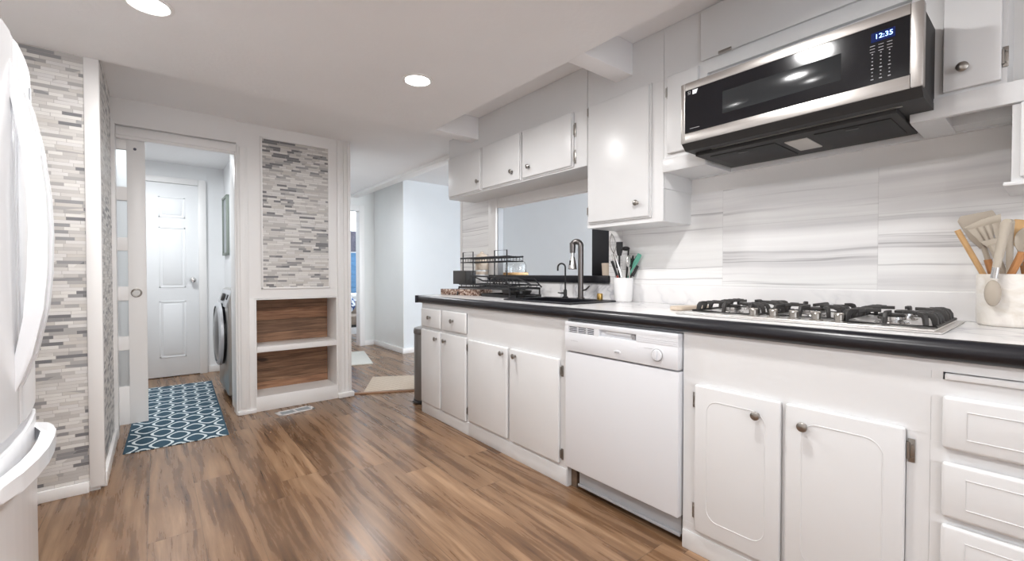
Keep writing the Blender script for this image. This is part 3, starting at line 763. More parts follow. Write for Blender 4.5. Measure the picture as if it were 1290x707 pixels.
# cupboard behind the microwave with its cut-out bottom shelf
c = upper('white wall cabinet carrying the microwave with a narrow door each side', 0.10, 1.272, 1.61)
b = MB()
b.box(XU, XU+0.02, 0.105, 1.27, 2.04, UZ-0.002)                        # face above
b.box(XU, XU+0.02, 1.045, 1.27, 1.675, 2.04).box(XU, XU+0.02, 0.105, 0.325, 1.675, 2.04)
b.box(XU+0.02, XW, 0.105, 0.12, 1.68, UZ-0.002).box(XU+0.02, XW, 1.255, 1.27, 1.68, UZ-0.002)
b.box(XU+0.02, XU+0.03, 0.325, 1.045, 1.93, 2.04)
b.build('carcass', 'cab', c)
b = MB()
b.box(XU-0.012, XU+0.010, 1.045, 1.271, 1.612, 1.678, 0.003).box(XU+0.01, XW-0.03, 1.045, 1.065, 1.612, 1.678).box(XU+0.01, XW-0.03, 1.065, 1.271, 1.618, 1.632)
b.box(XU-0.012, XU+0.010, -0.25, 0.325, 1.612, 1.678, 0.003).box(XU+0.01, XW-0.03, 0.24, 0.325, 1.612, 1.678).box(XU+0.01, XW-0.03, -0.25, 0.24, 1.650, 1.664)
b.box(XU+0.16, XW-0.03, -0.25, 0.24, 1.616, 1.652)
b.box(XW-0.03, XW, -0.25, 1.271, 1.612, 1.682, 0.002)
b.build('bottom_shelf', 'cab', c)
d = slab(c, 'door', XU-0.018, XU, 1.082, 1.243, 1.702, 2.085, 0.004)
d = slab(c, 'door', XU-0.018, XU, 0.116, 0.245, 1.69, 2.085, 0.004); knob_part(d, XU-0.018, 0.198, 1.752)
hinge_part(c, XU-0.001, 1.250, 2.012, 0.06, 0.008, 1); hinge_part(c, XU-0.001, 0.108, 1.76, 0.062, 0.013, 1)
MB().box(XU-0.014, XU, 0.25, 1.07, 2.10, UZ-0.01, 0.003).build('top_panel', 'cab', c)
hp = MB().box(XU-0.021, XU-0.014, 0.925, 0.985, 2.096, 2.112, 0.004).build('finger_catch', 'nickel', c)
# cabinet at the right edge
c = upper('white wall cabinet hanging at the right edge above the utensil crock', -0.40, 0.092, 1.365)
carcass(c, XU-0.02, XW-0.03, -0.40, 0.092, 1.372, 1.604, XU, [(1.372, 1.40), (1.57, 1.604)], [(-0.40, -0.36), (0.05, 0.092)])
slab(c, 'door', XU-0.040, XU-0.02, -0.37, 0.075, 1.385, 1.604, 0.004)
MB().box(XU-0.034, XW-0.04, -0.40, 0.107, 1.362, 1.374, 0.003).build('bottom_moulding', 'cab', c)

# ------------------------------------------------------------------ MICROWAVE
mw = thing('microwave', 'low profile stainless microwave with black glass front over the cooktop', 'microwave', (1.98, 0.655, 1.65))
Y0, Y1, Z0, Z1 = 0.262, 1.050, 1.655, 1.925
FX = 1.80
MB().box(FX+0.035, 2.24, Y0+0.004, Y1-0.004, Z0-0.004, Z1-0.012, 0.003).build('casing', 'microside', mw)
# stainless door frame round the glass
g0, g1, h0, h1 = 0.292, 1.030, 1.708, 1.893
fr = MB()
fr.box(FX, FX+0.035, Y0, g0, Z0+0.012, Z1, 0.004).box(FX, FX+0.035, g1, Y1, Z0+0.012, Z1, 0.004)
fr.box(FX+0.0003, FX+0.0347, g0, g1, h1, Z1, 0.001).box(FX+0.0003, FX+0.0347, g0, g1, Z0+0.012, h0, 0.001)
dro = fr.build('door', 'brushed', mw)
gl = MB().box(FX+0.003, FX+0.03, g0-0.002, g1+0.002, h0-0.002, h1+0.002).build('glass_panel', 'glassblack', dro)
MB().box(FX+0.0022, FX+0.004, 0.468, 0.868, 1.752, 1.842, 0.0005).build('window', 'glasswin', dro)
MB().box(FX+0.002, FX+0.0032, g0-0.0005, g0+0.001, h0+0.004, h1-0.002).build('trim_strip', 'chrome', dro)
MB().box(FX+0.0018, FX+0.003, 0.328, 0.388, 1.842, 1.872).build('display', 'bluelcd', dro)
U, V, Nn = -YP, ZP, -XP
text_mesh('12:35', 0.021, 'blueled', dro, 'clock_digits', (FX+0.0012, 0.356, 1.857), U, V, Nn)
lg_ = MB()
for r_ in range(3):
    for q in range(3): lg_.box(FX+0.0018, FX+0.003, 0.335+q*0.0215, 0.348+q*0.0215, 1.8305-r_*0.0095, 1.832-r_*0.0095)
for r_ in range(8):
    for q in range(3):
        ww = 0.0035 if r_ not in (4, 7) else 0.007
        lg_.box(FX+0.0018, FX+0.003, 0.3415+q*0.0215-ww/2, 0.3415+q*0.0215+ww/2, 1.8035-r_*0.0115, 1.8062-r_*0.0115)
lg_.build('key_legends', 'key', dro)
text_mesh('SI', 0.020, 'key', dro, 'corner_letters', (FX+0.0014, 1.0115, 1.879), U, V, Nn)
MB().prism([(0.973, 1.8885), (0.997, 1.8885), (0.997, 1.8705), (0.980, 1.8705)], (FX+0.003, 0, 0), YP, ZP, -XP, 0.0012).build('corner_sticker', 'sticker', dro)
MB().box(FX+0.0018, FX+0.003, 0.965, 1.008, 1.7245, 1.7262).build('brand_word', 'key', dro)
# bevelled underside lip and grease filters
MB().prism([(0.004, 0.012), (0.035, -0.014), (0.43, -0.014), (0.43, -0.002), (0.035, 0.016)], (FX, Y0+0.003, Z0), XP, ZP, YP, Y1-Y0-0.006).build('bottom_lip', 'microside', mw)
bt = MB().box(1.89, 2.235, Y0+0.075, Y1-0.02, Z0-0.030, Z0-0.013, 0.003).build('bottom_tray', 'microside', mw)
for a, b_ in ((0.36, 0.585), (0.72, 0.985)):
    MB().box(1.935, 2.19, a, b_, Z0-0.034, Z0-0.029, 0.002).build('grease_filter', 'darkfilter', bt)
    MB().box(1.95, 1.965, (a+b_)/2-0.02, (a+b_)/2+0.02, Z0-0.0365, Z0-0.033, 0.001).build('filter_tab', 'blackplastic', bt)
MB().box(1.96, 2.14, 0.615, 0.695, Z0-0.034, Z0-0.029, 0.003).build('lamp_lens', 'lens', bt)
MB().box(1.875, 1.885, Y0+0.06, Y1-0.10, Z0-0.0165, Z0-0.0135).build('vent_strip', 'washgrey', mw)

# ------------------------------------------------------------------ COOKTOP
ck = thing('gas_cooktop', 'stainless five burner gas cooktop with black cast iron grates', 'cooktop', (1.985, 0.62, 0.925))
m = MB().box(1.735, 2.235, 0.205, 1.030, 0.9255, 0.931, 0.002).box(1.752, 2.22, 0.222, 1.013, 0.930, 0.9365, 0.004, 3)
m.build('plate', 'plate', ck)
def grate(y0, y1, x0, x1, centres):
    g = MB(); zb, zt = 0.9395, 0.982
    t = 0.0055
    g.tube([(x0, y0, zb), (x1, y0, zb), (x1, y1, zb), (x0, y1, zb)], 0.0045, 6, closed=True)
    def finger(p, q):
        """leg rising from the base frame at p, bending over towards q"""
        p, q = Vector(p), Vector(q); d = (q-p); d.z = 0; L = d.length; d.normalize()
        s_ = Vector((-d.y, d.x, 0))
        pts = [(0, 0), (0.002, 0.022), (0.010, 0.036), (0.024, 0.0405), (L, 0.0405), (L, 0.0290), (0.030, 0.0290), (0.018, 0.024), (0.014, 0.014), (0.013, 0)]
        g.prism(pts, Vector((p.x, p.y, zb)) - s_*t, d, ZP, s_, 2*t, 0.0015)
    for cx_, cy_ in centres:
        for sx in (-1, 1):
            for sy in (-1, 1):
                pass
    xs = (x0, x1); my = (y0+y1)/2
    for (cx_, cy_) in centres:
        for yy in (y0, y1):
            s = 1 if yy < cy_ else -1
            finger((cx_, yy, 0), (cx_, cy_ - s*0.028, 0))
            finger((cx_+0.055, yy, 0), (cx_+0.040, cy_ - s*0.060, 0)); finger((cx_-0.055, yy, 0), (cx_-0.040, cy_ - s*0.060, 0))
    for xx in xs:
        cc = min(centres, key=lambda c_: abs(c_[0]-xx)); s = 1 if xx < cc[0] else -1
        finger((xx, cc[1], 0), (cc[0]-s*0.028, cc[1], 0))
        finger((xx, y0+0.02, 0), (xx+s*0.045, y0+0.045, 0)); finger((xx, y1-0.02, 0), (xx+s*0.045, y1-0.045, 0))
    return g.build('grate', 'iron', ck)
def burner(x, y, r):
    b = MB().lathe([(r*1.25, 0), (r*1.2, 0.004), (r*0.8, 0.006), (r*0.8, 0.010), (r*1.02, 0.012), (r*1.02, 0.021), (r*0.9, 0.023), (0.001, 0.023)], (x, y, 0.9365), (0, 0, 1), 28)
    bo = b.build('burner', 'steel', ck)
    MB().lathe([(r*0.98, 0.023), (r*0.98, 0.027), (r*0.8, 0.031), (0.001, 0.032)], (x, y, 0.9365), (0, 0, 1), 28).build('burner_cap', 'iron', bo)
gl_ = [((1.90, 0.865), (2.10, 0.865)), ((2.00, 0.605),), ((1.90, 0.345), (2.10, 0.345))]
grate(0.735, 0.995, 1.815, 2.20, gl_[0]); grate(0.490, 0.715, 1.865, 2.20, gl_[1]); grate(0.225, 0.470, 1.800, 2.20, gl_[2])
for (x, y, r) in ((1.90, 0.865, 0.034), (2.10, 0.865, 0.028), (2.00, 0.605, 0.045), (1.90, 0.345, 0.036), (2.10, 0.345, 0.030)): burner(x, y, r)
for y in (0.735, 0.665, 0.597, 0.528, 0.462):
    k = MB().lathe([(0.021, 0), (0.021, 0.003), (0.0135, 0.005), (0.0145, 0.024), (0.0125, 0.027), (0.001, 0.027)], (1.790, y, 0.9365), (0, 0, 1), 24)
    k.box(1.786, 1.794, y-0.0145, y+0.0145, 0.950, 0.967, 0.002)
    k.build('knob', 'nickel', ck)

# ------------------------------------------------------------------ SINK AND TAPS
sk = thing('kitchen_sink', 'black composite drop-in sink under the pass-through', 'sink', (1.97, 1.99, 0.925))
m = MB()
m.box(SX0-0.025, SX0+0.01, SY0-0.03, SY1+0.03, 0.9255, 0.934, 0.003).box(SX1-0.005, SX1+0.075, SY0-0.03, SY1+0.03, 0.9255, 0.934, 0.003)
m.box(SX0, SX1, SY0-0.03, SY0+0.01, 0.9255, 0.934, 0.003).box(SX0, SX1, SY1-0.01, SY1+0.03, 0.9255, 0.934, 0.003)
m.build('rim', 'black', sk)
b = MB()
b.box(SX0+0.004, SX0+0.012, SY0+0.004, SY1-0.004, 0.72, 0.930).box(SX1-0.012, SX1-0.004, SY0+0.004, SY1-0.004, 0.72, 0.930)
b.box(SX0+0.004, SX1-0.004, SY0+0.004, SY0+0.012, 0.72, 0.930).box(SX0+0.004, SX1-0.004, SY1-0.012, SY1-0.004, 0.72, 0.930)
b.box(SX0+0.004, SX1-0.004, SY0+0.004, SY1-0.004, 0.715, 0.722)
b.build('basin', 'black', sk)
def arc3(c, r, a0, a1, u, n=14):
    c = Vector(c); u = Vector(u)
    return [c + r*math.cos(a0+(a1-a0)*i/n)*u + r*math.sin(a0+(a1-a0)*i/n)*ZP for i in range(n+1)]
# main tap: tall gooseneck with flared pull-down head, spout turned out over the bowl
FP = Vector((2.165, 1.965, 0.934)); fd = Vector((-0.35, 0.94, 0)).normalized()
tp_ = thing('kitchen_faucet', 'tall dark steel gooseneck faucet with a flared pull-down head', 'faucet', FP)
m = MB().lathe([(0.027, 0), (0.027, 0.006), (0.018, 0.010), (0.0165, 0.05)], FP, (0, 0, 1), 24)
R_ = 0.030
top = FP + ZP*0.345
m.tube([FP, FP+ZP*0.16, top] + arc3(top + fd*R_, R_, PI, 0.12*PI, fd)[1:] , 0.0185, 14)
m.build('spout', 'faucetsteel', tp_)
tipc = arc3(top + fd*R_, R_, PI, 0.12*PI, fd)[-1]
MB().cyl(tipc + Vector((0, 0, 0.012)), tipc - ZP*0.055, 0.0200, 0.0185).build('spout_collar', 'faucetsteel', tp_)
MB().cyl(tipc - ZP*0.050, tipc - ZP*0.085, 0.012).build('spray_neck', 'chrome', tp_)
h_ = MB().lathe([(0.013, 0), (0.016, -0.01), (0.025, -0.05), (0.029, -0.080), (0.026, -0.084), (0.001, -0.084)], tipc - ZP*0.080, (0, 0, 1), 20).build('spray_head', 'steel', tp_)
MB().box(tipc.x-0.026, tipc.x-0.012, tipc.y-0.006, tipc.y+0.006, tipc.z-0.138, tipc.z-0.105, 0.003).build('spray_button', 'blackplastic', h_)
MB().tube([FP + ZP*0.055 - YP*0.015, FP + ZP*0.06 - YP*0.045, FP + ZP*0.085 - YP*0.075], [0.006, 0.006, 0.0045], 8).build('lever', 'faucetsteel', tp_)
# filter tap
FF = Vector((2.165, 2.105, 0.934)); fd2 = Vector((-0.35, 0.94, 0)).normalized()
ff = thing('filter_tap', 'thin black drinking water tap left of the tall faucet', 'faucet', FF)
MB().lathe([(0.020, 0), (0.020, 0.006), (0.012, 0.012), (0.012, 0.05), (0.007, 0.058)], FF, (0, 0, 1), 20).build('base', 'blackmetal', ff)
t2 = FF + ZP*0.205
a3 = arc3(t2 + fd2*0.028, 0.028, PI, 0, fd2)
MB().tube([FF + ZP*0.04, t2] + a3[1:] + [a3[-1]-ZP*0.022], 0.0058, 10).build('spout', 'blackmetal', ff)
MB().tube([FF + ZP*0.032, FF + ZP*0.032 + fd2*0.035, FF + ZP*0.034 + fd2*0.055], [0.007, 0.005, 0.004], 8).build('lever', 'blackmetal', ff)
# brass cap
single('brass_cap', MB().lathe([(0.018, 0), (0.0185, 0.003), (0.0185, 0.030), (0.0165, 0.038), (0.001, 0.040)], (2.190, 1.825, 0.934), (0, 0, 1), 24), 'brass',
       'small brass cap standing on the back rim of the black sink', 'cap')

# ------------------------------------------------------------------ REFRIGERATOR
fg = thing('refrigerator', 'white french door refrigerator with bowed handles and a bottom freezer drawer', 'refrigerator', (-0.70, 1.825, 0))
FY0, FY1, FXB = 1.445, 2.195, -0.405
FC = (FY0+FY1)/2
def front(y): return -0.326 + 0.026*(1-((y-FC)/(FY1-FC))**2)
MB().box(-1.10, FXB, FY0+0.008, FY1-0.008, 0.03, 1.745, 0.006).build('body', 'fridge', fg)
MB().box(-1.0, FXB-0.02, FY0+0.04, FY1-0.04, 0.0, 0.04).build('base_grille', 'fridge_grey', fg)
def front_panel(name, y0, y1, z0, z1):
    n = 10
    pts = [(FXB+0.008, y0)] + [(front(y0+(y1-y0)*i/n), y0+(y1-y0)*i/n) for i in range(n+1)] + [(FXB+0.008, y1)]
    return MB().prism(pts, (0, 0, z0), XP, YP, ZP, z1-z0, 0.007).build(name, 'fridge', fg, smooth=40)
dl_ = front_panel('door', FY0, FC-0.003, 0.675, 1.752)
dr_ = front_panel('door', FC+0.003, FY1, 0.675, 1.752)
fz = front_panel('freezer_drawer', FY0, FY1, 0.07, 0.640)
MB().box(FXB-0.004, FXB+0.01, FY0+0.012, FY1-0.012, 0.10, 1.74).build('gasket', 'fridge_grey', fg)
def bow_handle(parent, y):
    outer = [(-0.306, 1.70), (-0.296, 1.660), (-0.268, 1.560), (-0.248, 1.440), (-0.237, 1.32), (-0.234, 1.215), (-0.237, 1.10), (-0.245, 1.0), (-0.268, 0.876), (-0.288, 0.81), (-0.305, 0.765)]
    inner = [(-0.312, 0.775), (-0.312, 0.83), (-0.300, 0.88), (-0.284, 0.98), (-0.276, 1.10), (-0.272, 1.215), (-0.274, 1.32), (-0.282, 1.44), (-0.298, 1.56), (-0.310, 1.63), (-0.312, 1.69)]
    return MB().prism(outer+inner, (0, y-0.015, 0), XP, ZP, YP, 0.030, 0.009).build('handle', 'fridge', parent, smooth=60)
bow_handle(dl_, FC-0.036); bow_handle(dr_, FC+0.036)
# freezer drawer pull: a bow lying on its side
oy = [(-0.312, 1.49), (-0.285, 1.55), (-0.265, 1.62), (-0.252, 1.72), (-0.246, 1.82), (-0.248, 1.92), (-0.256, 2.02), (-0.268, 2.09), (-0.285, 2.135), (-0.318, 2.165)]
iy = [(-0.335, 2.150), (-0.330, 2.12), (-0.305, 2.095), (-0.291, 2.02), (-0.283, 1.92), (-0.281, 1.82), (-0.287, 1.72), (-0.298, 1.64), (-0.312, 1.57), (-0.325, 1.51)]
MB().prism(oy+iy, (0, 0, 0.555), XP, YP, ZP, 0.045, 0.010).build('handle', 'fridge', fz, smooth=60)
em = MB().box(-0.318, -0.3085, 2.078, 2.090, 1.640, 1.695).box(-0.318, -0.3085, 2.050, 2.0775, 1.640, 1.652)
em.build('maker_badge', 'fridge_grey', dr_)

# ------------------------------------------------------------------ RECESSED SHELVES IN THE PARTITION
rs = thing('recessed_shelf', 'white two tier recessed shelf with brown reclaimed wood back in the partition', 'shelf', (0.92, 4.11, 0))
m = MB()
m.box(0.602, 0.612, PY-0.008, 4.25, 0.02, 0.898, 0.001).box(1.227, 1.237, PY-0.008, 4.25, 0.02, 0.898, 0.001)
m.box(0.612, 1.227, PY-0.008, 4.25, 0.888, 0.898, 0.001)
m.box(0.602, 1.237, PY-0.012, PY+0.01, 0.0, 0.118, 0.003).box(0.612, 1.227, PY+0.01, 4.25, 0.100, 0.116)
m.build('frame', 'trim', rs)
MB().box(0.612, 1.227, PY-0.010, 4.245, 0.470, 0.514, 0.003).build('shelf_board', 'trim', rs)
m = MB()
m.box(0.614, 1.2255, 4.240, 4.256, 0.117, 0.470).box(0.614, 1.2255, 4.240, 4.256, 0.514, 0.888)
m.build('back_boards', 'plankback', rs)
# floor register
fv = thing('floor_vent', 'white metal floor register with grey louvres below the recessed shelves', 'vent', (0.853, 3.815, 0))
m = MB()
vd = Vector((0.262, 0.040, 0)).normalized(); vn = Vector((-vd.y, vd.x, 0))
vc = Vector((0.852, 3.812, 0.003))
for a, b_, c_, d_ in ((-0.135, 0.135, 0.040, 0.058), (-0.135, 0.135, -0.058, -0.040), (-0.135, -0.110, -0.058, 0.058), (0.110, 0.135, -0.058, 0.058), (-0.006, 0.006, -0.045, 0.045)):
    m.obox(vc + vd*(a+b_)/2 + vn*(c_+d_)/2, vd*(b_-a)/2, vn*(d_-c_)/2, ZP*0.003, 0.001)
m.build('frame', 'sock_white', fv)
m = MB()
for k in range(22):
    a = -0.108 + k*0.0103
    if abs(a) < 0.008: continue
    m.obox(vc + vd*a + ZP*(-0.0005), vd*0.0030, vn*0.041, ZP*0.0018)
m.build('louvres', 'ventgrey', fv)
MB().obox(vc - ZP*0.0022, vd*0.112, vn*0.042, ZP*0.0006).build('damper', 'ventgrey', fv)

# ------------------------------------------------------------------ LAUNDRY DOORWAY: sliding door, far door, washer
sd = MB()
DX0, DX1, DZ0, DZ1 = -0.72, -0.053, 0.062, 2.025
sd.box(DX1-0.098, DX1, 4.005, 4.040, DZ0, DZ1, 0.002).box(DX0, DX0+0.098, 4.005, 4.040, DZ0, DZ1, 0.002)
pz = [(1.69, 1.945), (1.345, 1.598), (1.01, 1.255), (0.668, 0.913), (0.324, 0.572)]
edges = [DZ1] + [v for p in pz for v in (p[1], p[0])] + [DZ0]
for i in range(0, len(edges), 2): sd.box(DX0+0.098, DX1-0.098, 4.007, 4.038, edges[i+1], edges[i], 0.001)
d1 = struct('door_1', sd, 'trim')
for z0, z1 in pz: MB().box(DX0+0.096, DX1-0.096, 4.019, 4.026, z0-0.003, z1+0.003).build('pane', 'frost', d1)
pl = MB().lathe([(0.030, 0), (0.031, 0.003), (0.027, 0.0045), (0.023, 0.003), (0.021, 0.001), (0.001, 0.001)], (-0.108, 4.005, 0.965), (0, -1, 0), 28)
pl.build('flush_pull', 'nickel', d1)
MB().cyl((-0.107, 4.006, 1.955), (-0.107, 4.001, 1.955), 0.009, seg=16).build('stop_hole', 'slot', d1)

def six_panel(y, x0, x1, z0, z1):
    m = MB().box(x0, x1, y, y+0.035, z0, z1, 0.002)
    w = (x1-x0); cw = (w-0.33)/2
    for cxa in (x0+0.115, x1-0.115-cw):
        for a, b_ in ((0.20, 0.80), (0.94, 1.58), (1.68, 1.90)):
            # raised field inside a moulded frame
            for t, dd in ((0.0, 0.006),):
                m.box(cxa, cxa+cw, y-0.004, y, z0+a, z0+a+0.014, 0.002).box(cxa, cxa+cw, y-0.004, y, z0+b_-0.014, z0+b_, 0.002)
                m.box(cxa, cxa+0.014, y-0.004, y, z0+a, z0+b_, 0.002).box(cxa+cw-0.014, cxa+cw, y-0.004, y, z0+a, z0+b_, 0.002)
            m.box(cxa+0.032, cxa+cw-0.032, y-0.005, y, z0+a+0.032, z0+b_-0.032, 0.004)
    return m
d2 = struct('door_2', six_panel(5.895, -0.42, 0.362, 0.008, 2.050), 'laundry')
MB().lathe([(0.030, 0), (0.030, 0.006), (0.012, 0.010), (0.012, 0.030), (0.024, 0.038), (0.028, 0.050), (0.024, 0.062), (0.001, 0.066)], (0.308, 5.895, 1.030), (0, -1, 0), 24).build('door_knob', 'chrome', d2)
struct('trim_11', MB().box(0.362, 0.432, 5.885, 5.93, 0, 2.115, 0.004).box(-0.4195, 0.3615, 5.8855, 5.93, 2.053, 2.1145, 0.004).box(-0.49, -0.42, 5.885, 5.93, 0, 2.115, 0.004), 'trim')

ws = thing('washing_machine', 'silver grey front load washing machine with a round dark door in the laundry', 'washing machine', (0.82, 4.77, 0))
WX, WY0, WY1 = 0.468, 4.43, 5.11
m = MB().prism([(WX, 0.05), (WX, 0.83), (WX+0.035, 0.955), (WX+0.06, 0.965), (1.17, 0.965), (1.17, 0.05)], (0, WY0, 0), XP, ZP, YP, WY1-WY0, 0.012)
m.build('cabinet', 'washgrey', ws)
pn = MB().prism([(WX-0.012, 0.805), (WX-0.004, 0.845), (WX+0.030, 0.952), (WX+0.045, 0.945), (WX+0.012, 0.815)], (0, WY0+0.02, 0), XP, ZP, YP, WY1-WY0-0.04, 0.004).build('control_panel', 'washlight', ws)
MB().lathe([(0.035, 0), (0.033, 0.02), (0.001, 0.022)], (WX+0.004, 4.70, 0.885), (-0.95, 0, 0.3), 24).build('program_dial', 'charcoal', pn)
MB().obox((WX+0.010, 4.87, 0.892), Vector((0.3, 0, 0.95))*0.025, (0, 0.06, 0), Vector((-0.95, 0, 0.3))*0.006).build('display', 'glassblack', pn)
MB().obox((WX+0.010, 4.53, 0.892), Vector((0.3, 0, 0.95))*0.022, (0, 0.022, 0), Vector((-0.95, 0, 0.3))*0.006).build('button', 'blackplastic', pn)
dr2 = MB().lathe([(0.275, -0.002), (0.275, 0.030), (0.262, 0.045), (0.235, 0.052), (0.225, 0.052)], (WX, 4.77, 0.555), (-1, 0, 0), 48)
dr2.lathe([(0.226, 0.030), (0.226, 0.05), (0.15, 0.066), (0.001, 0.074)], (WX, 4.77, 0.555), (-1, 0, 0), 48)
dr2o = dr2.build('door', 'glassblack', ws)
MB().lathe([(0.2755, 0.020), (0.285, 0.022), (0.283, 0.042), (0.262, 0.056), (0.250, 0.056), (0.262, 0.046)], (WX, 4.77, 0.555), (-1, 0, 0), 48, closed=True).build('door_ring', 'washlight', dr2o)
for y in (WY0+0.06, WY1-0.06):
    for x in (WX+0.06, 1.11): MB().cyl((x, y, 0), (x, y, 0.055), 0.022).build('foot', 'blackplastic', ws)
pf = thing('picture_frame', 'narrow grey green framed board hung on the laundry side wall', 'picture', (0.59, 5.63, 1.29))
m = MB()
m.box(0.572, 0.5995, 5.45, 5.475, 1.295, 1.925, 0.003).box(0.572, 0.5995, 5.80, 5.825, 1.295, 1.925, 0.003).box(0.572, 0.5995, 5.45, 5.825, 1.295, 1.32, 0.003).box(0.572, 0.5995, 5.45, 5.825, 1.90, 1.925, 0.003)
m.build('frame', 'greenframe', pf)
MB().box(0.585, 0.5995, 5.47, 5.805, 1.315, 1.905).build('panel', 'ventgrey', pf)

# ------------------------------------------------------------------ RUGS AND MATS
def flat_rug(name, mat, label, cx_, cy_, w, l, rot, t=0.006):
    m = MB(); nx, ny = max(4, int(w/0.03)), max(6, int(l/0.03))
    rnd = random.Random(3)
    m.box(-w/2, w/2, -l/2, l/2, 0.0006, t, 0.0015)
    o = m.build(name, mat); o.location = (cx_, cy_, 0); o.rotation_euler = (0, 0, rot)
    return tag(o, label, 'rug')
flat_rug('runner_rug', 'rug', 'blue and white trellis runner rug lying through the laundry doorway', 0.128, 4.475, 0.545, 1.88, math.radians(-1.6))
flat_rug('door_mat', 'mat', 'beige woven mat behind the angled wood threshold beside the trash can', 1.955, 4.06, 0.78, 0.60, math.radians(-29), 0.012)
flat_rug('hall_rug', 'hallrug', 'off white low pile rug in the hall near the end doorway', 1.80, 5.75, 0.72, 0.95, math.radians(-14), 0.010)
td = Vector((0.52, -0.25, 0)).normalized(); tn = Vector((-td.y, td.x, 0))
tm = MB(); tc = Vector((1.35, 4.0, 0)) + td*0.42 + tn*0.02
tm.obox(tc + ZP*0.006, td*0.42, tn*0.022, ZP*0.006, 0.003)
to = tm.build('trim_12', 'threshold'); to['kind'] = 'structure'

# ------------------------------------------------------------------ TRASH CAN
tcn = thing('trash_can', 'slim stainless trash can with a black base at the counter end', 'trash can', (1.822, 3.395, 0))
A = (1.822, 3.395, 0)
MB().lathe([(0.126, 0.030), (0.126, 0.585), (0.124, 0.588)], A, (0, 0, 1), 40).build('bin', 'canster', tcn)
MB().lathe([(0.130, 0.0), (0.132, 0.006), (0.131, 0.026), (0.127, 0.032), (0.10, 0.032)], A, (0, 0, 1), 40).build('base', 'blackplastic', tcn)
MB().lathe([(0.129, 0.588), (0.131, 0.592), (0.131, 0.616), (0.126, 0.634), (0.10, 0.642), (0.001, 0.645)], A, (0, 0, 1), 40).build('lid', 'canster', tcn)
MB().box(1.68, 1.70, 3.36, 3.43, 0.008, 0.020, 0.003).build('pedal', 'blackplastic', tcn)

# ------------------------------------------------------------------ DISH CORNER
single('granite_board', MB().prism([(1.822, 3.195), (1.932, 2.80), (2.10, 2.85), (2.0, 3.195)], (0, 0, 0.9256), XP, YP, ZP, 0.048, 0.003), 'granite', 'speckled brown granite board lying under the black dish rack', 'board')
RK = (2.0, 2.82, 0.925)
rk = thing('dish_rack', 'black two tier wire dish rack with a cutlery box on the counter end', 'dish rack', RK)
RX0, RX1, RY0, RY1 = 1.90, 2.18, 2.38, 3.03
m = MB()
for x in (RX0, RX1):
    for y in (RY0, RY1):
        m.tube([(1.862 if (x < 2 and y > 3) else x, 3.0 if (x < 2 and y > 3) else y, 0.9305), (x, y, 0.995)], 0.006, 8)
for z, r_ in ((0.990, 0.0085), (1.014, 0.0055)):
    m.tube([(RX0, RY0, z), (RX1, RY0, z), (RX1, RY1, z), (RX0, RY1, z)], r_, 8, closed=True)
for k in range(17):
    y = RY0 + (RY1-RY0)*k/16; m.tube([(RX0, y, 0.988), (RX1, y, 0.988)], 0.0032, 5)
for k in range(5):
    x = RX0 + (RX1-RX0)*k/4; m.tube([(x, RY0, 0.986), (x, RY1, 0.986)], 0.0032, 5)
for x in (RX0, RX1):
    for k in range(10): m.tube([(x, RY0+0.065*k+0.03, 0.990), (x, RY0+0.065*k+0.03, 1.014)], 0.0028, 5)
m.build('lower_basket', 'blackmetal', rk)
m = MB()                                                     # plate dividers standing in the basket
for k in range(9):
    y = 2.45 + 0.038*k
    m.tube([(1.97, y, 0.990), (1.985, y, 1.055), (2.01, y, 1.070), (2.035, y, 1.055), (2.05, y, 0.990)], 0.0026, 6)
m.build('plate_dividers', 'blackmetal', rk)
m = MB()                                                     # slanted side rails
m.tube([(RX0, 2.86, 1.082), (RX0, 2.44, 1.070), (RX0, 2.28, 1.066), (RX0-0.005, 2.15, 1.024), (RX0, 2.20, 1.006), (RX0, 2.40, 1.002)], 0.0062, 8)
m.tube([(RX0, 2.84, 1.080), (RX0, 2.70, 1.044), (RX0, 2.42, 1.040), (RX0, 2.38, 1.014)], 0.0055, 8)
m.tube([(RX1, RY1, 1.06), (RX1, 2.44, 1.06), (RX1, 2.36, 1.0)], 0.0055, 8)
m.build('side_rail', 'blackmetal', rk)
# upper tier: narrower shelf at the back carried on looped posts
UX0, UX1, UY0, UY1 = 1.99, 2.13, 2.51, 3.15
m = MB()
for z in (1.224, 1.190): m.tube([(UX0, UY0, z), (UX1, UY0, z), (UX1, UY1, z), (UX0, UY1, z)], 0.0068 if z > 1.2 else 0.0042, 8, closed=True)
for k in range(18):
    y = UY0 + (UY1-UY0)*k/17
    m.tube([(UX0, y, 1.222), (UX0, y, 1.190), (UX1, y, 1.190), (UX1, y, 1.222)], 0.0024, 5)
m.build('upper_shelf', 'blackmetal', rk)
for ya, yb in ((2.525, 2.675), (2.965, 3.115)):
    zb = 0.995 if yb < 3 else 1.02
    MB().tube([(UX0, ya, 0.990), (UX0, ya, 1.272), (UX0, yb, 1.272), (UX0, yb, zb)], 0.0052, 8).build('post', 'blackmetal', rk)
m = MB()
by0, by1, bx0, bx1, bz0, bz1 = 2.985, 3.175, 1.93, 2.03, 1.012, 1.122
m.box(bx0, bx1, by0, by1, bz0, bz0+0.004).box(bx0, bx0+0.004, by0, by1, bz0, bz1, 0.001).box(bx1-0.004, bx1, by0, by1, bz0, bz1, 0.001)
m.box(bx0, bx1, by0, by0+0.004, bz0, bz1, 0.001).box(bx0, bx1, by1-0.004, by1, bz0, bz1, 0.001)
m.build('cutlery_box', 'charcoal', rk)
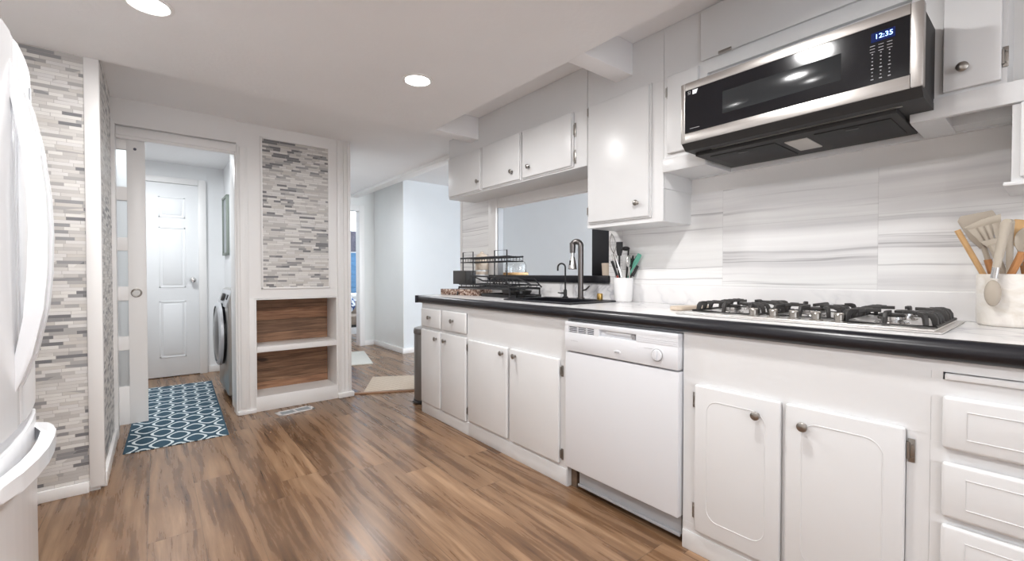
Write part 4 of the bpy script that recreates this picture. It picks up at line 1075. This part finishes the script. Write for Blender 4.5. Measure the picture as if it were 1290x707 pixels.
# drain tray with dark dishes in front of it
dt = thing('drain_tray', 'black plastic drain tray pulled out toward the sink from the dish rack', 'tray', (2.0, 2.40, 0.9256))
m = MB().box(1.93, 2.16, 2.34, 2.77, 0.9256, 0.930, 0.001)
for a in ((1.93, 1.938, 2.34, 2.77), (2.152, 2.16, 2.34, 2.77), (1.93, 2.16, 2.34, 2.348), (1.93, 2.16, 2.762, 2.77)): m.box(*a, 0.928, 0.948, 0.001)
m.build('tray', 'blackplastic', dt)
MB().prism([(2.315, 0.943), (2.345, 0.932), (2.345, 0.938), (2.318, 0.948)], (1.99, 0, 0), YP, ZP, XP, 0.10).build('spout', 'blackplastic', dt)
sp = thing('skillet', 'dark skillet turned on the drain tray below the dish rack', 'pan', (2.04, 2.50, 0.9305))
MB().lathe([(0.088, 0.0), (0.106, 0.044), (0.110, 0.046), (0.110, 0.041), (0.091, 0.004), (0.001, 0.004)], (2.042, 2.475, 0.9308), (0, 0, 1), 32).build('bowl', 'iron', sp)
MB().tube([(1.99, 2.40, 0.958), (1.95, 2.33, 0.968), (1.915, 2.275, 0.972)], [0.008, 0.009, 0.010], 8).build('handle', 'blackplastic', sp)
# glass dome and canister behind
dm = thing('cake_dome', 'small clear glass dome on a wooden base standing on the black sill', 'dome', (2.38, 2.88, 1.085))
MB().lathe([(0.105, 0), (0.108, 0.004), (0.108, 0.018), (0.104, 0.022), (0.001, 0.022)], (2.368, 2.885, 1.0853), (0, 0, 1), 36).build('base', 'lightwood', dm)
MB().lathe([(0.088, 0.0225), (0.090, 0.03), (0.090, 0.085), (0.080, 0.11), (0.050, 0.130), (0.012, 0.136), (0.012, 0.145), (0.016, 0.155), (0.001, 0.163), (0.001, 0.160), (0.010, 0.150), (0.008, 0.133),
            (0.048, 0.127), (0.077, 0.108), (0.087, 0.084), (0.087, 0.0225)], (2.368, 2.885, 1.0853), (0, 0, 1), 36, closed=True).build('dome', 'glass', dm)
cn_ = thing('canister', 'cream lidded canister standing behind the dish rack', 'canister', (2.225, 3.17, 0.9256))
CB = (2.222, 3.175, 0.9256)
MB().lathe([(0.045, 0), (0.052, 0.006), (0.055, 0.10), (0.053, 0.19), (0.050, 0.205), (0.001, 0.205)], CB, (0, 0, 1), 32).build('jar', 'crock', cn_)
MB().lathe([(0.0555, 0.165), (0.0555, 0.185), (0.054, 0.19), (0.053, 0.165)], CB, (0, 0, 1), 32, closed=True).build('band', 'tan', cn_)
MB().lathe([(0.056, 0.206), (0.057, 0.212), (0.056, 0.30), (0.045, 0.335), (0.020, 0.348), (0.012, 0.352), (0.012, 0.362), (0.001, 0.365)], CB, (0, 0, 1), 32).build('lid', 'tan', cn_)
single('cup', MB().lathe([(0.028, 0), (0.031, 0.003), (0.036, 0.082), (0.034, 0.082), (0.029, 0.006), (0.001, 0.006)], (2.318, 1.872, 1.0853), (0, 0, 1), 28), 'tan',
       'small tan cup standing on the black sill near the tall faucet', 'cup')

# ------------------------------------------------------------------ UTENSIL CROCKS
def crock(label, mat, c, r, h, t=0.005, fl=0.0):
    o = MB().lathe([(r*0.88-fl, 0), (r*0.95-fl, 0.003), (r-fl, 0.012), (r, h-0.004), (r-0.002, h), (r-t, h), (r-t-0.001, h-0.004), (r-t-fl, 0.014), (r*0.8, 0.008), (0.001, 0.008)], c, (0, 0, 1), 48)
    return single('utensil_crock', o, mat, label, 'crock', smooth=45)
LC = Vector((2.226, 1.672, 0.9256)); crock('plain white utensil crock under the tall wall cabinet', 'crock', LC, 0.060, 0.147, 0.004, 0.006)
RC = Vector((2.205, 0.100, 0.9256)); crock('wide cream marble utensil crock right of the cooktop', 'crockmarble', RC, 0.078, 0.172, 0.006, 0.001)

class Utensil:
    """thing whose axis runs from its foot in the crock to its top; parts are added in (side, along, out) space"""
    def __init__(s, name, label, cat, foot, top, group=None, toward=None):
        s.o = thing(name, label, cat, foot, group)
        s.f = Vector(foot); s.a = Vector(top)-s.f; s.L = s.a.length; s.a.normalize()
        n = (Vector(toward) if toward is not None else Vector((0, 0, CAM_H)) - s.f); n = n - s.a*n.dot(s.a); s.n = n.normalized()
        s.s = s.n.cross(s.a).normalized() * -1
    def P(s, side, along, out=0): return s.f + s.s*side + s.a*along + s.n*out
    def rod(s, l0, l1, r0, mat, name='handle', r1=None):
        r1 = r1 or r0
        return MB().tube([s.P(0, l0), s.P(0, (l0+l1)/2), s.P(0, l1)], [r0, (r0+r1)/2, r1], 10).build(name, mat, s.o)
    def plate(s, poly, t, mat, name, bev=0.0015, out=0.0):
        return MB().prism(poly, s.f + s.n*(out-t/2), s.s, s.a, s.n, t, bev).build(name, mat, s.o)
def oval(cx_, cy_, rx, ry, n=20): return [(cx_+rx*math.cos(2*PI*i/n), cy_+ry*math.sin(2*PI*i/n)) for i in range(n)]
GL = None
def Lp(dx, dy, z): return (LC.x+dx, LC.y+dy, LC.z+z)
# left crock
u = Utensil('whisk', 'thin steel whisk leaning left in the white crock', 'whisk', Lp(-0.0319, 0.0104, 0.012), Vector((2.1900, 1.7340, 1.3475)))
u.rod(0, u.L-0.13, 0.0055, 'steel')
m = MB()
for k in range(4):
    a = PI*k/4; dv = u.s*math.cos(a) + u.n*math.sin(a)
    m.tube([u.f + u.a*(u.L-0.13) + (dv*(0.020*math.sin(PI*min(1, t*1.0)) if t < 1 else 0) + u.a*(0.13*t)) for t in [i/8 for i in range(9)]] +
           [u.f + u.a*(u.L-0.13) + (-dv*(0.020*math.sin(PI*t)) + u.a*(0.13*t)) for t in [1-i/8 for i in range(1, 9)]], 0.0016, 5)
m.build('wires', 'steel', u.o)
u = Utensil('turner', 'black nylon turner with a square head standing up in the white crock', 'spatula', Lp(-0.0161, 0.0193, 0.012), Vector((2.2250, 1.7005, 1.2934)))
u.rod(0, u.L-0.07, 0.006, 'blackplastic'); u.plate([(-0.012, u.L-0.085), (0.012, u.L-0.085), (0.020, u.L-0.05), (0.020, u.L), (-0.020, u.L), (-0.020, u.L-0.05)], 0.004, 'blackplastic', 'head')
u = Utensil('ladle', 'black ladle with a drooping bowl at the back of the white crock', 'ladle', Lp(0.0381, 0.0169, 0.012), Vector((2.2500, 1.6511, 1.2529)))
u.rod(0, u.L, 0.0058, 'blackplastic', r1=0.005)
MB().sphere(u.P(-0.018, u.L-0.002, 0.006), 0.025, 20, (1, 1, 0.55)).build('bowl', 'blackplastic', u.o)
u = Utensil('serving_spoon', 'shiny steel serving spoon in the middle of the white crock', 'spoon', Lp(0.0167, -0.0414, 0.012), Vector((2.2150, 1.6281, 1.2077)))
u.rod(0, u.L-0.06, 0.005, 'steel')
MB().sphere(u.P(0, u.L-0.035, 0), 0.030, 20, (0.75, 0.35, 1.25)).build('bowl', 'steel', u.o)
u = Utensil('spatula', 'mint green spatula leaning right in the white crock', 'spatula', Lp(-0.0003, 0.0444, 0.012), Vector((2.2620, 1.5797, 1.2169)))
u.rod(0, u.L-0.06, 0.0055, 'mint'); u.plate([(-0.008, u.L-0.09), (0.008, u.L-0.09), (0.014, u.L-0.06), (0.014, u.L-0.004), (0.008, u.L), (-0.012, u.L), (-0.014, u.L-0.06)], 0.007, 'mint', 'blade')
u = Utensil('tongs', 'steel kitchen tongs leaning far left in the white crock', 'tongs', Lp(0.0068, -0.0186, 0.012), Vector((2.1650, 1.7016, 1.2184)))
for sgn in (-1, 1): u.plate([(sgn*0.004-0.004, 0), (sgn*0.004+0.004, 0), (sgn*0.011+0.005, u.L*0.6), (sgn*0.007+0.005, u.L), (sgn*0.007-0.005, u.L), (sgn*0.011-0.005, u.L*0.6)], 0.003, 'steel', 'arm')
u = Utensil('knife', 'black handled utensil with a dark red collar at the left of the white crock', 'knife', Lp(-0.0088, -0.0302, 0.012), Vector((2.1500, 1.7015, 1.1746)))
u.rod(0, 0.125, 0.0055, 'steel', 'shank'); u.rod(0.12, 0.165, 0.0068, 'red', 'collar'); u.rod(0.16, u.L, 0.007, 'blackplastic', r1=0.007)
u = Utensil('pasta_fork', 'black pasta fork behind the steel spoon in the white crock', 'fork', Lp(0.0396, -0.0031, 0.012), Vector((2.2650, 1.6300, 1.2090)))
u.rod(0, u.L-0.06, 0.006, 'blackplastic'); u.plate([(-0.014, u.L-0.07), (0.014, u.L-0.07), (0.026, u.L-0.03), (0.026, u.L), (0.016, u.L), (0.014, u.L-0.02), (0.006, u.L-0.02), (0.005, u.L), (-0.005, u.L), (-0.006, u.L-0.02), (-0.014, u.L-0.02), (-0.016, u.L), (-0.026, u.L), (-0.026, u.L-0.03)], 0.008, 'blackplastic', 'head')
u = Utensil('peeler', 'black handled tool leaning right behind the mint spatula', 'utensil', Lp(0.0027, 0.0248, 0.012), Vector((2.2640, 1.5947, 1.1456)))
u.rod(0, u.L-0.05, 0.005, 'steel', 'shank'); u.rod(u.L-0.07, u.L, 0.010, 'blackplastic', r1=0.008)
u = Utensil('masher', 'black handled masher leaning left behind the steel tongs', 'utensil', Lp(0.0272, 0.0305, 0.012), Vector((2.2250, 1.7334, 1.2112)))
u.rod(0, u.L-0.06, 0.005, 'steel', 'shank'); u.rod(u.L-0.08, u.L, 0.0095, 'blackplastic', r1=0.008)
# right crock
def Rp(dx, dy, z): return (RC.x+dx, RC.y+dy, RC.z+z)
u = Utensil('wooden_spoon', 'slim light wood stick leaning left in the marble crock', 'spoon', Rp(0.0127, -0.0042, 0.012), Vector((2.1700, 0.2217, 1.2505)))
u.rod(0, u.L, 0.0075, 'lightwood', r1=0.0085)
u = Utensil('spatula', 'wide greige spatula with an orange wood handle at the back of the marble crock', 'spatula', Rp(0.0482, 0.0102, 0.012), Vector((2.2350, 0.1857, 1.3045)))
u.rod(0, 0.215, 0.010, 'redwood'); u.rod(0.20, u.L-0.09, 0.0075, 'greycream', 'neck')
u.plate([(-0.010, u.L-0.12), (0.010, u.L-0.12), (0.028, u.L-0.085), (0.052, u.L-0.03), (0.044, u.L+0.004), (-0.036, u.L+0.006), (-0.046, u.L-0.01), (-0.030, u.L-0.08)], 0.010, 'greycream', 'blade', 0.003)
u = Utensil('slotted_turner', 'cream slotted turner with three slits at the front of the marble crock', 'spatula', Rp(0.0447, -0.0304, 0.012), Vector((2.1650, 0.1630, 1.2777)))
u.rod(0, 0.16, 0.009, 'redwood'); u.rod(0.15, u.L-0.085, 0.0085, 'cream', 'neck', 0.010)
L_ = u.L
m = MB()                                                   # blade built as ribs round three slits
ou, ov = u.s, u.a
def pp(poly): m.prism(poly, u.f - u.n*0.004, u.s, u.a, u.n, 0.008, 0.0012)
pp([(-0.010, L_-0.095), (0.010, L_-0.095), (0.026, L_-0.068), (-0.024, L_-0.068)])
pp([(-0.024, L_-0.069), (-0.0135, L_-0.069), (-0.020, L_-0.018), (-0.040, L_-0.018)])
pp([(-0.0095, L_-0.069), (-0.002, L_-0.069), (-0.0035, L_-0.018), (-0.015, L_-0.018)])
pp([(0.002, L_-0.069), (0.0095, L_-0.069), (0.013, L_-0.018), (0.0015, L_-0.018)])
pp([(0.0135, L_-0.069), (0.026, L_-0.069), (0.040, L_-0.018), (0.018, L_-0.018)])
pp([(-0.040, L_-0.019), (0.040, L_-0.019), (0.046, L_+0.006), (0.0, L_+0.004), (-0.046, L_-0.008)])
m.build('blade', 'cream', u.o)
# tongs hooked over the rim, tip hanging outside the crock
tg0 = Vector((2.1000, 0.1044, 1.2624)); tg1 = Vector((2.1050, 0.1282, 1.0962)); tg2 = Vector((2.1050, 0.1340, 0.9958))
tg = thing('tongs', 'cream silicone tongs with a steel joint hooked over the marble crock rim', 'tongs', tg1)
d_ = (tg0-tg1); MB().tube([tg1 + d_*0.10, tg1+d_*0.55, tg0], [0.0095, 0.0115, 0.0135], 12).build('arm', 'cream', tg)
MB().tube([tg0, tg0 + Vector((0.05, -0.006, 0.004)), tg0 + Vector((0.075, -0.004, -0.03)), Vector((2.185, 0.10, 1.02))], [0.011, 0.010, 0.009, 0.007], 10).build('arm', 'cream', tg)
MB().tube([tg1 + d_*0.14, tg1 - (tg1-tg2)*0.12], [0.0098, 0.0098], 12).build('steel_joint', 'steel', tg)
hd = MB().sphere((tg1+tg2)/2 + (tg2-tg1)*0.10, 0.030, 24, (0.42, 0.66, 1.42)).build('tip', 'greycream', tg)
u = Utensil('pastry_brush', 'light wood brush head showing behind the cream tongs in the marble crock', 'brush', Rp(0.0072, -0.0551, 0.012), Vector((2.2300, 0.0916, 1.2786)))
u.rod(0, 0.19, 0.009, 'redwood'); u.rod(0.18, u.L-0.07, 0.0085, 'greycream', 'ferrule'); u.plate([(-0.012, u.L-0.09), (0.012, u.L-0.09), (0.024, u.L-0.035), (0.020, u.L-0.005), (0, u.L+0.002), (-0.020, u.L-0.004), (-0.024, u.L-0.035)], 0.014, 'lightwood', 'head', 0.003)
u = Utensil('slotted_spoon', 'cream slotted spoon with a wood handle at the right of the marble crock', 'spoon', Rp(-0.0297, -0.0410, 0.012), Vector((2.1700, 0.0636, 1.2435)))
u.rod(0, 0.20, 0.010, 'redwood'); u.rod(0.19, u.L-0.06, 0.008, 'cream', 'neck'); u.plate(oval(0, u.L-0.04, 0.028, 0.045), 0.010, 'cream', 'bowl', 0.003)
u = Utensil('wooden_spatula', 'orange wood handle leaning right between cream utensils in the marble crock', 'spatula', Rp(-0.0220, 0.0496, 0.012), Vector((2.1300, 0.0713, 1.1665)))
u.rod(0, u.L, 0.009, 'redwood', r1=0.010)
# spoon rest beside the cooktop
sr = MB().prism([(1.175, 1.93), (1.155, 1.895), (1.12, 1.885), (1.10, 1.905), (1.085, 2.0), (1.06, 2.09), (1.062, 2.115), (1.078, 2.12), (1.10, 2.10), (1.14, 2.03), (1.172, 1.975)], (0, 0, 0.9257), YP, XP, ZP, 0.018, 0.006)
single('spoon_rest', sr, 'tan', 'tan spoon rest lying on the counter left of the gas cooktop', 'spoon rest')

# ------------------------------------------------------------------ RECESSED LIGHTS
def downlight(label, x, y):
    o = thing('recessed_light', label, 'ceiling light', (x, y, CZ), 'recessed ceiling lights')
    MB().lathe([(0.066, -0.0005), (0.084, -0.0005), (0.082, -0.005), (0.070, -0.007), (0.066, -0.004)], (x, y, CZ), (0, 0, 1), 40, closed=True).build('trim_ring', 'trim', o)
    MB().lathe([(0.066, -0.004), (0.050, -0.0055), (0.001, -0.006)], (x, y, CZ), (0, 0, 1), 40).build('lens', 'lamp', o)
    l = area('recessed_lamp', (x, y, CZ-0.012), (0, 0, 0), 0.125, 0.125, DOWNLIGHT_W, WARM, 'DISK', SPREAD)
downlight('round recessed ceiling light above the sink side of the floor', 1.138, 2.245)
downlight('round recessed ceiling light in front of the laundry doorway', -0.013, 2.290)
downlight('round recessed ceiling light above the cooktop side of the floor', 1.138, 0.75)
downlight('round recessed ceiling light beside the refrigerator', -0.013, 0.70)
downlight('round recessed ceiling light at the back of the kitchen by the wall', -0.013, -1.1)

# ------------------------------------------------------------------ FAR ROOM FURNITURE
ac = thing('armchair', 'brown armchair with a print cushion in the far room beyond the end doorway', 'chair', (2.62, 7.35, 0))
m = MB().box(2.30, 2.95, 7.05, 7.65, 0.27, 0.42, 0.03).box(2.30, 2.95, 7.55, 7.70, 0.40, 0.62, 0.03)
m.build('upholstery', 'wicker', ac)
MB().box(2.32, 2.93, 7.07, 7.63, 0.235, 0.275, 0.004).build('frame', 'blackplastic', ac)
for x in (2.36, 2.89):
    for y in (7.11, 7.59): MB().cyl((x, y, 0), (x, y, 0.24), 0.018, 0.024).build('leg', 'trim', ac)
cu_ = MB().sphere((2.46, 7.46, 0.575), 0.195, 24, (0.8, 0.35, 0.78))
single('cushion', cu_, 'print', 'blue and white print cushion standing on the brown armchair', 'cushion')
rb = thing('window_shade', 'blue fabric shade hanging over the lower part of the far window', 'shade', (2.82, 7.95, 0.74))
m = MB()
for k in range(9): m.box(2.345, 3.305, 7.955, 7.968, 0.745+k*0.0805, 0.8255+k*0.0805, 0.001)
m.build('fabric', 'blueshade', rb)
MB().box(2.335, 3.315, 7.950, 7.978, 1.47, 1.482, 0.002).build('rail', 'trim', rb)
MB().box(2.335, 3.315, 7.945, 7.982, 1.49, 1.86, 0.01).build('valance', 'darkfabric', rb)
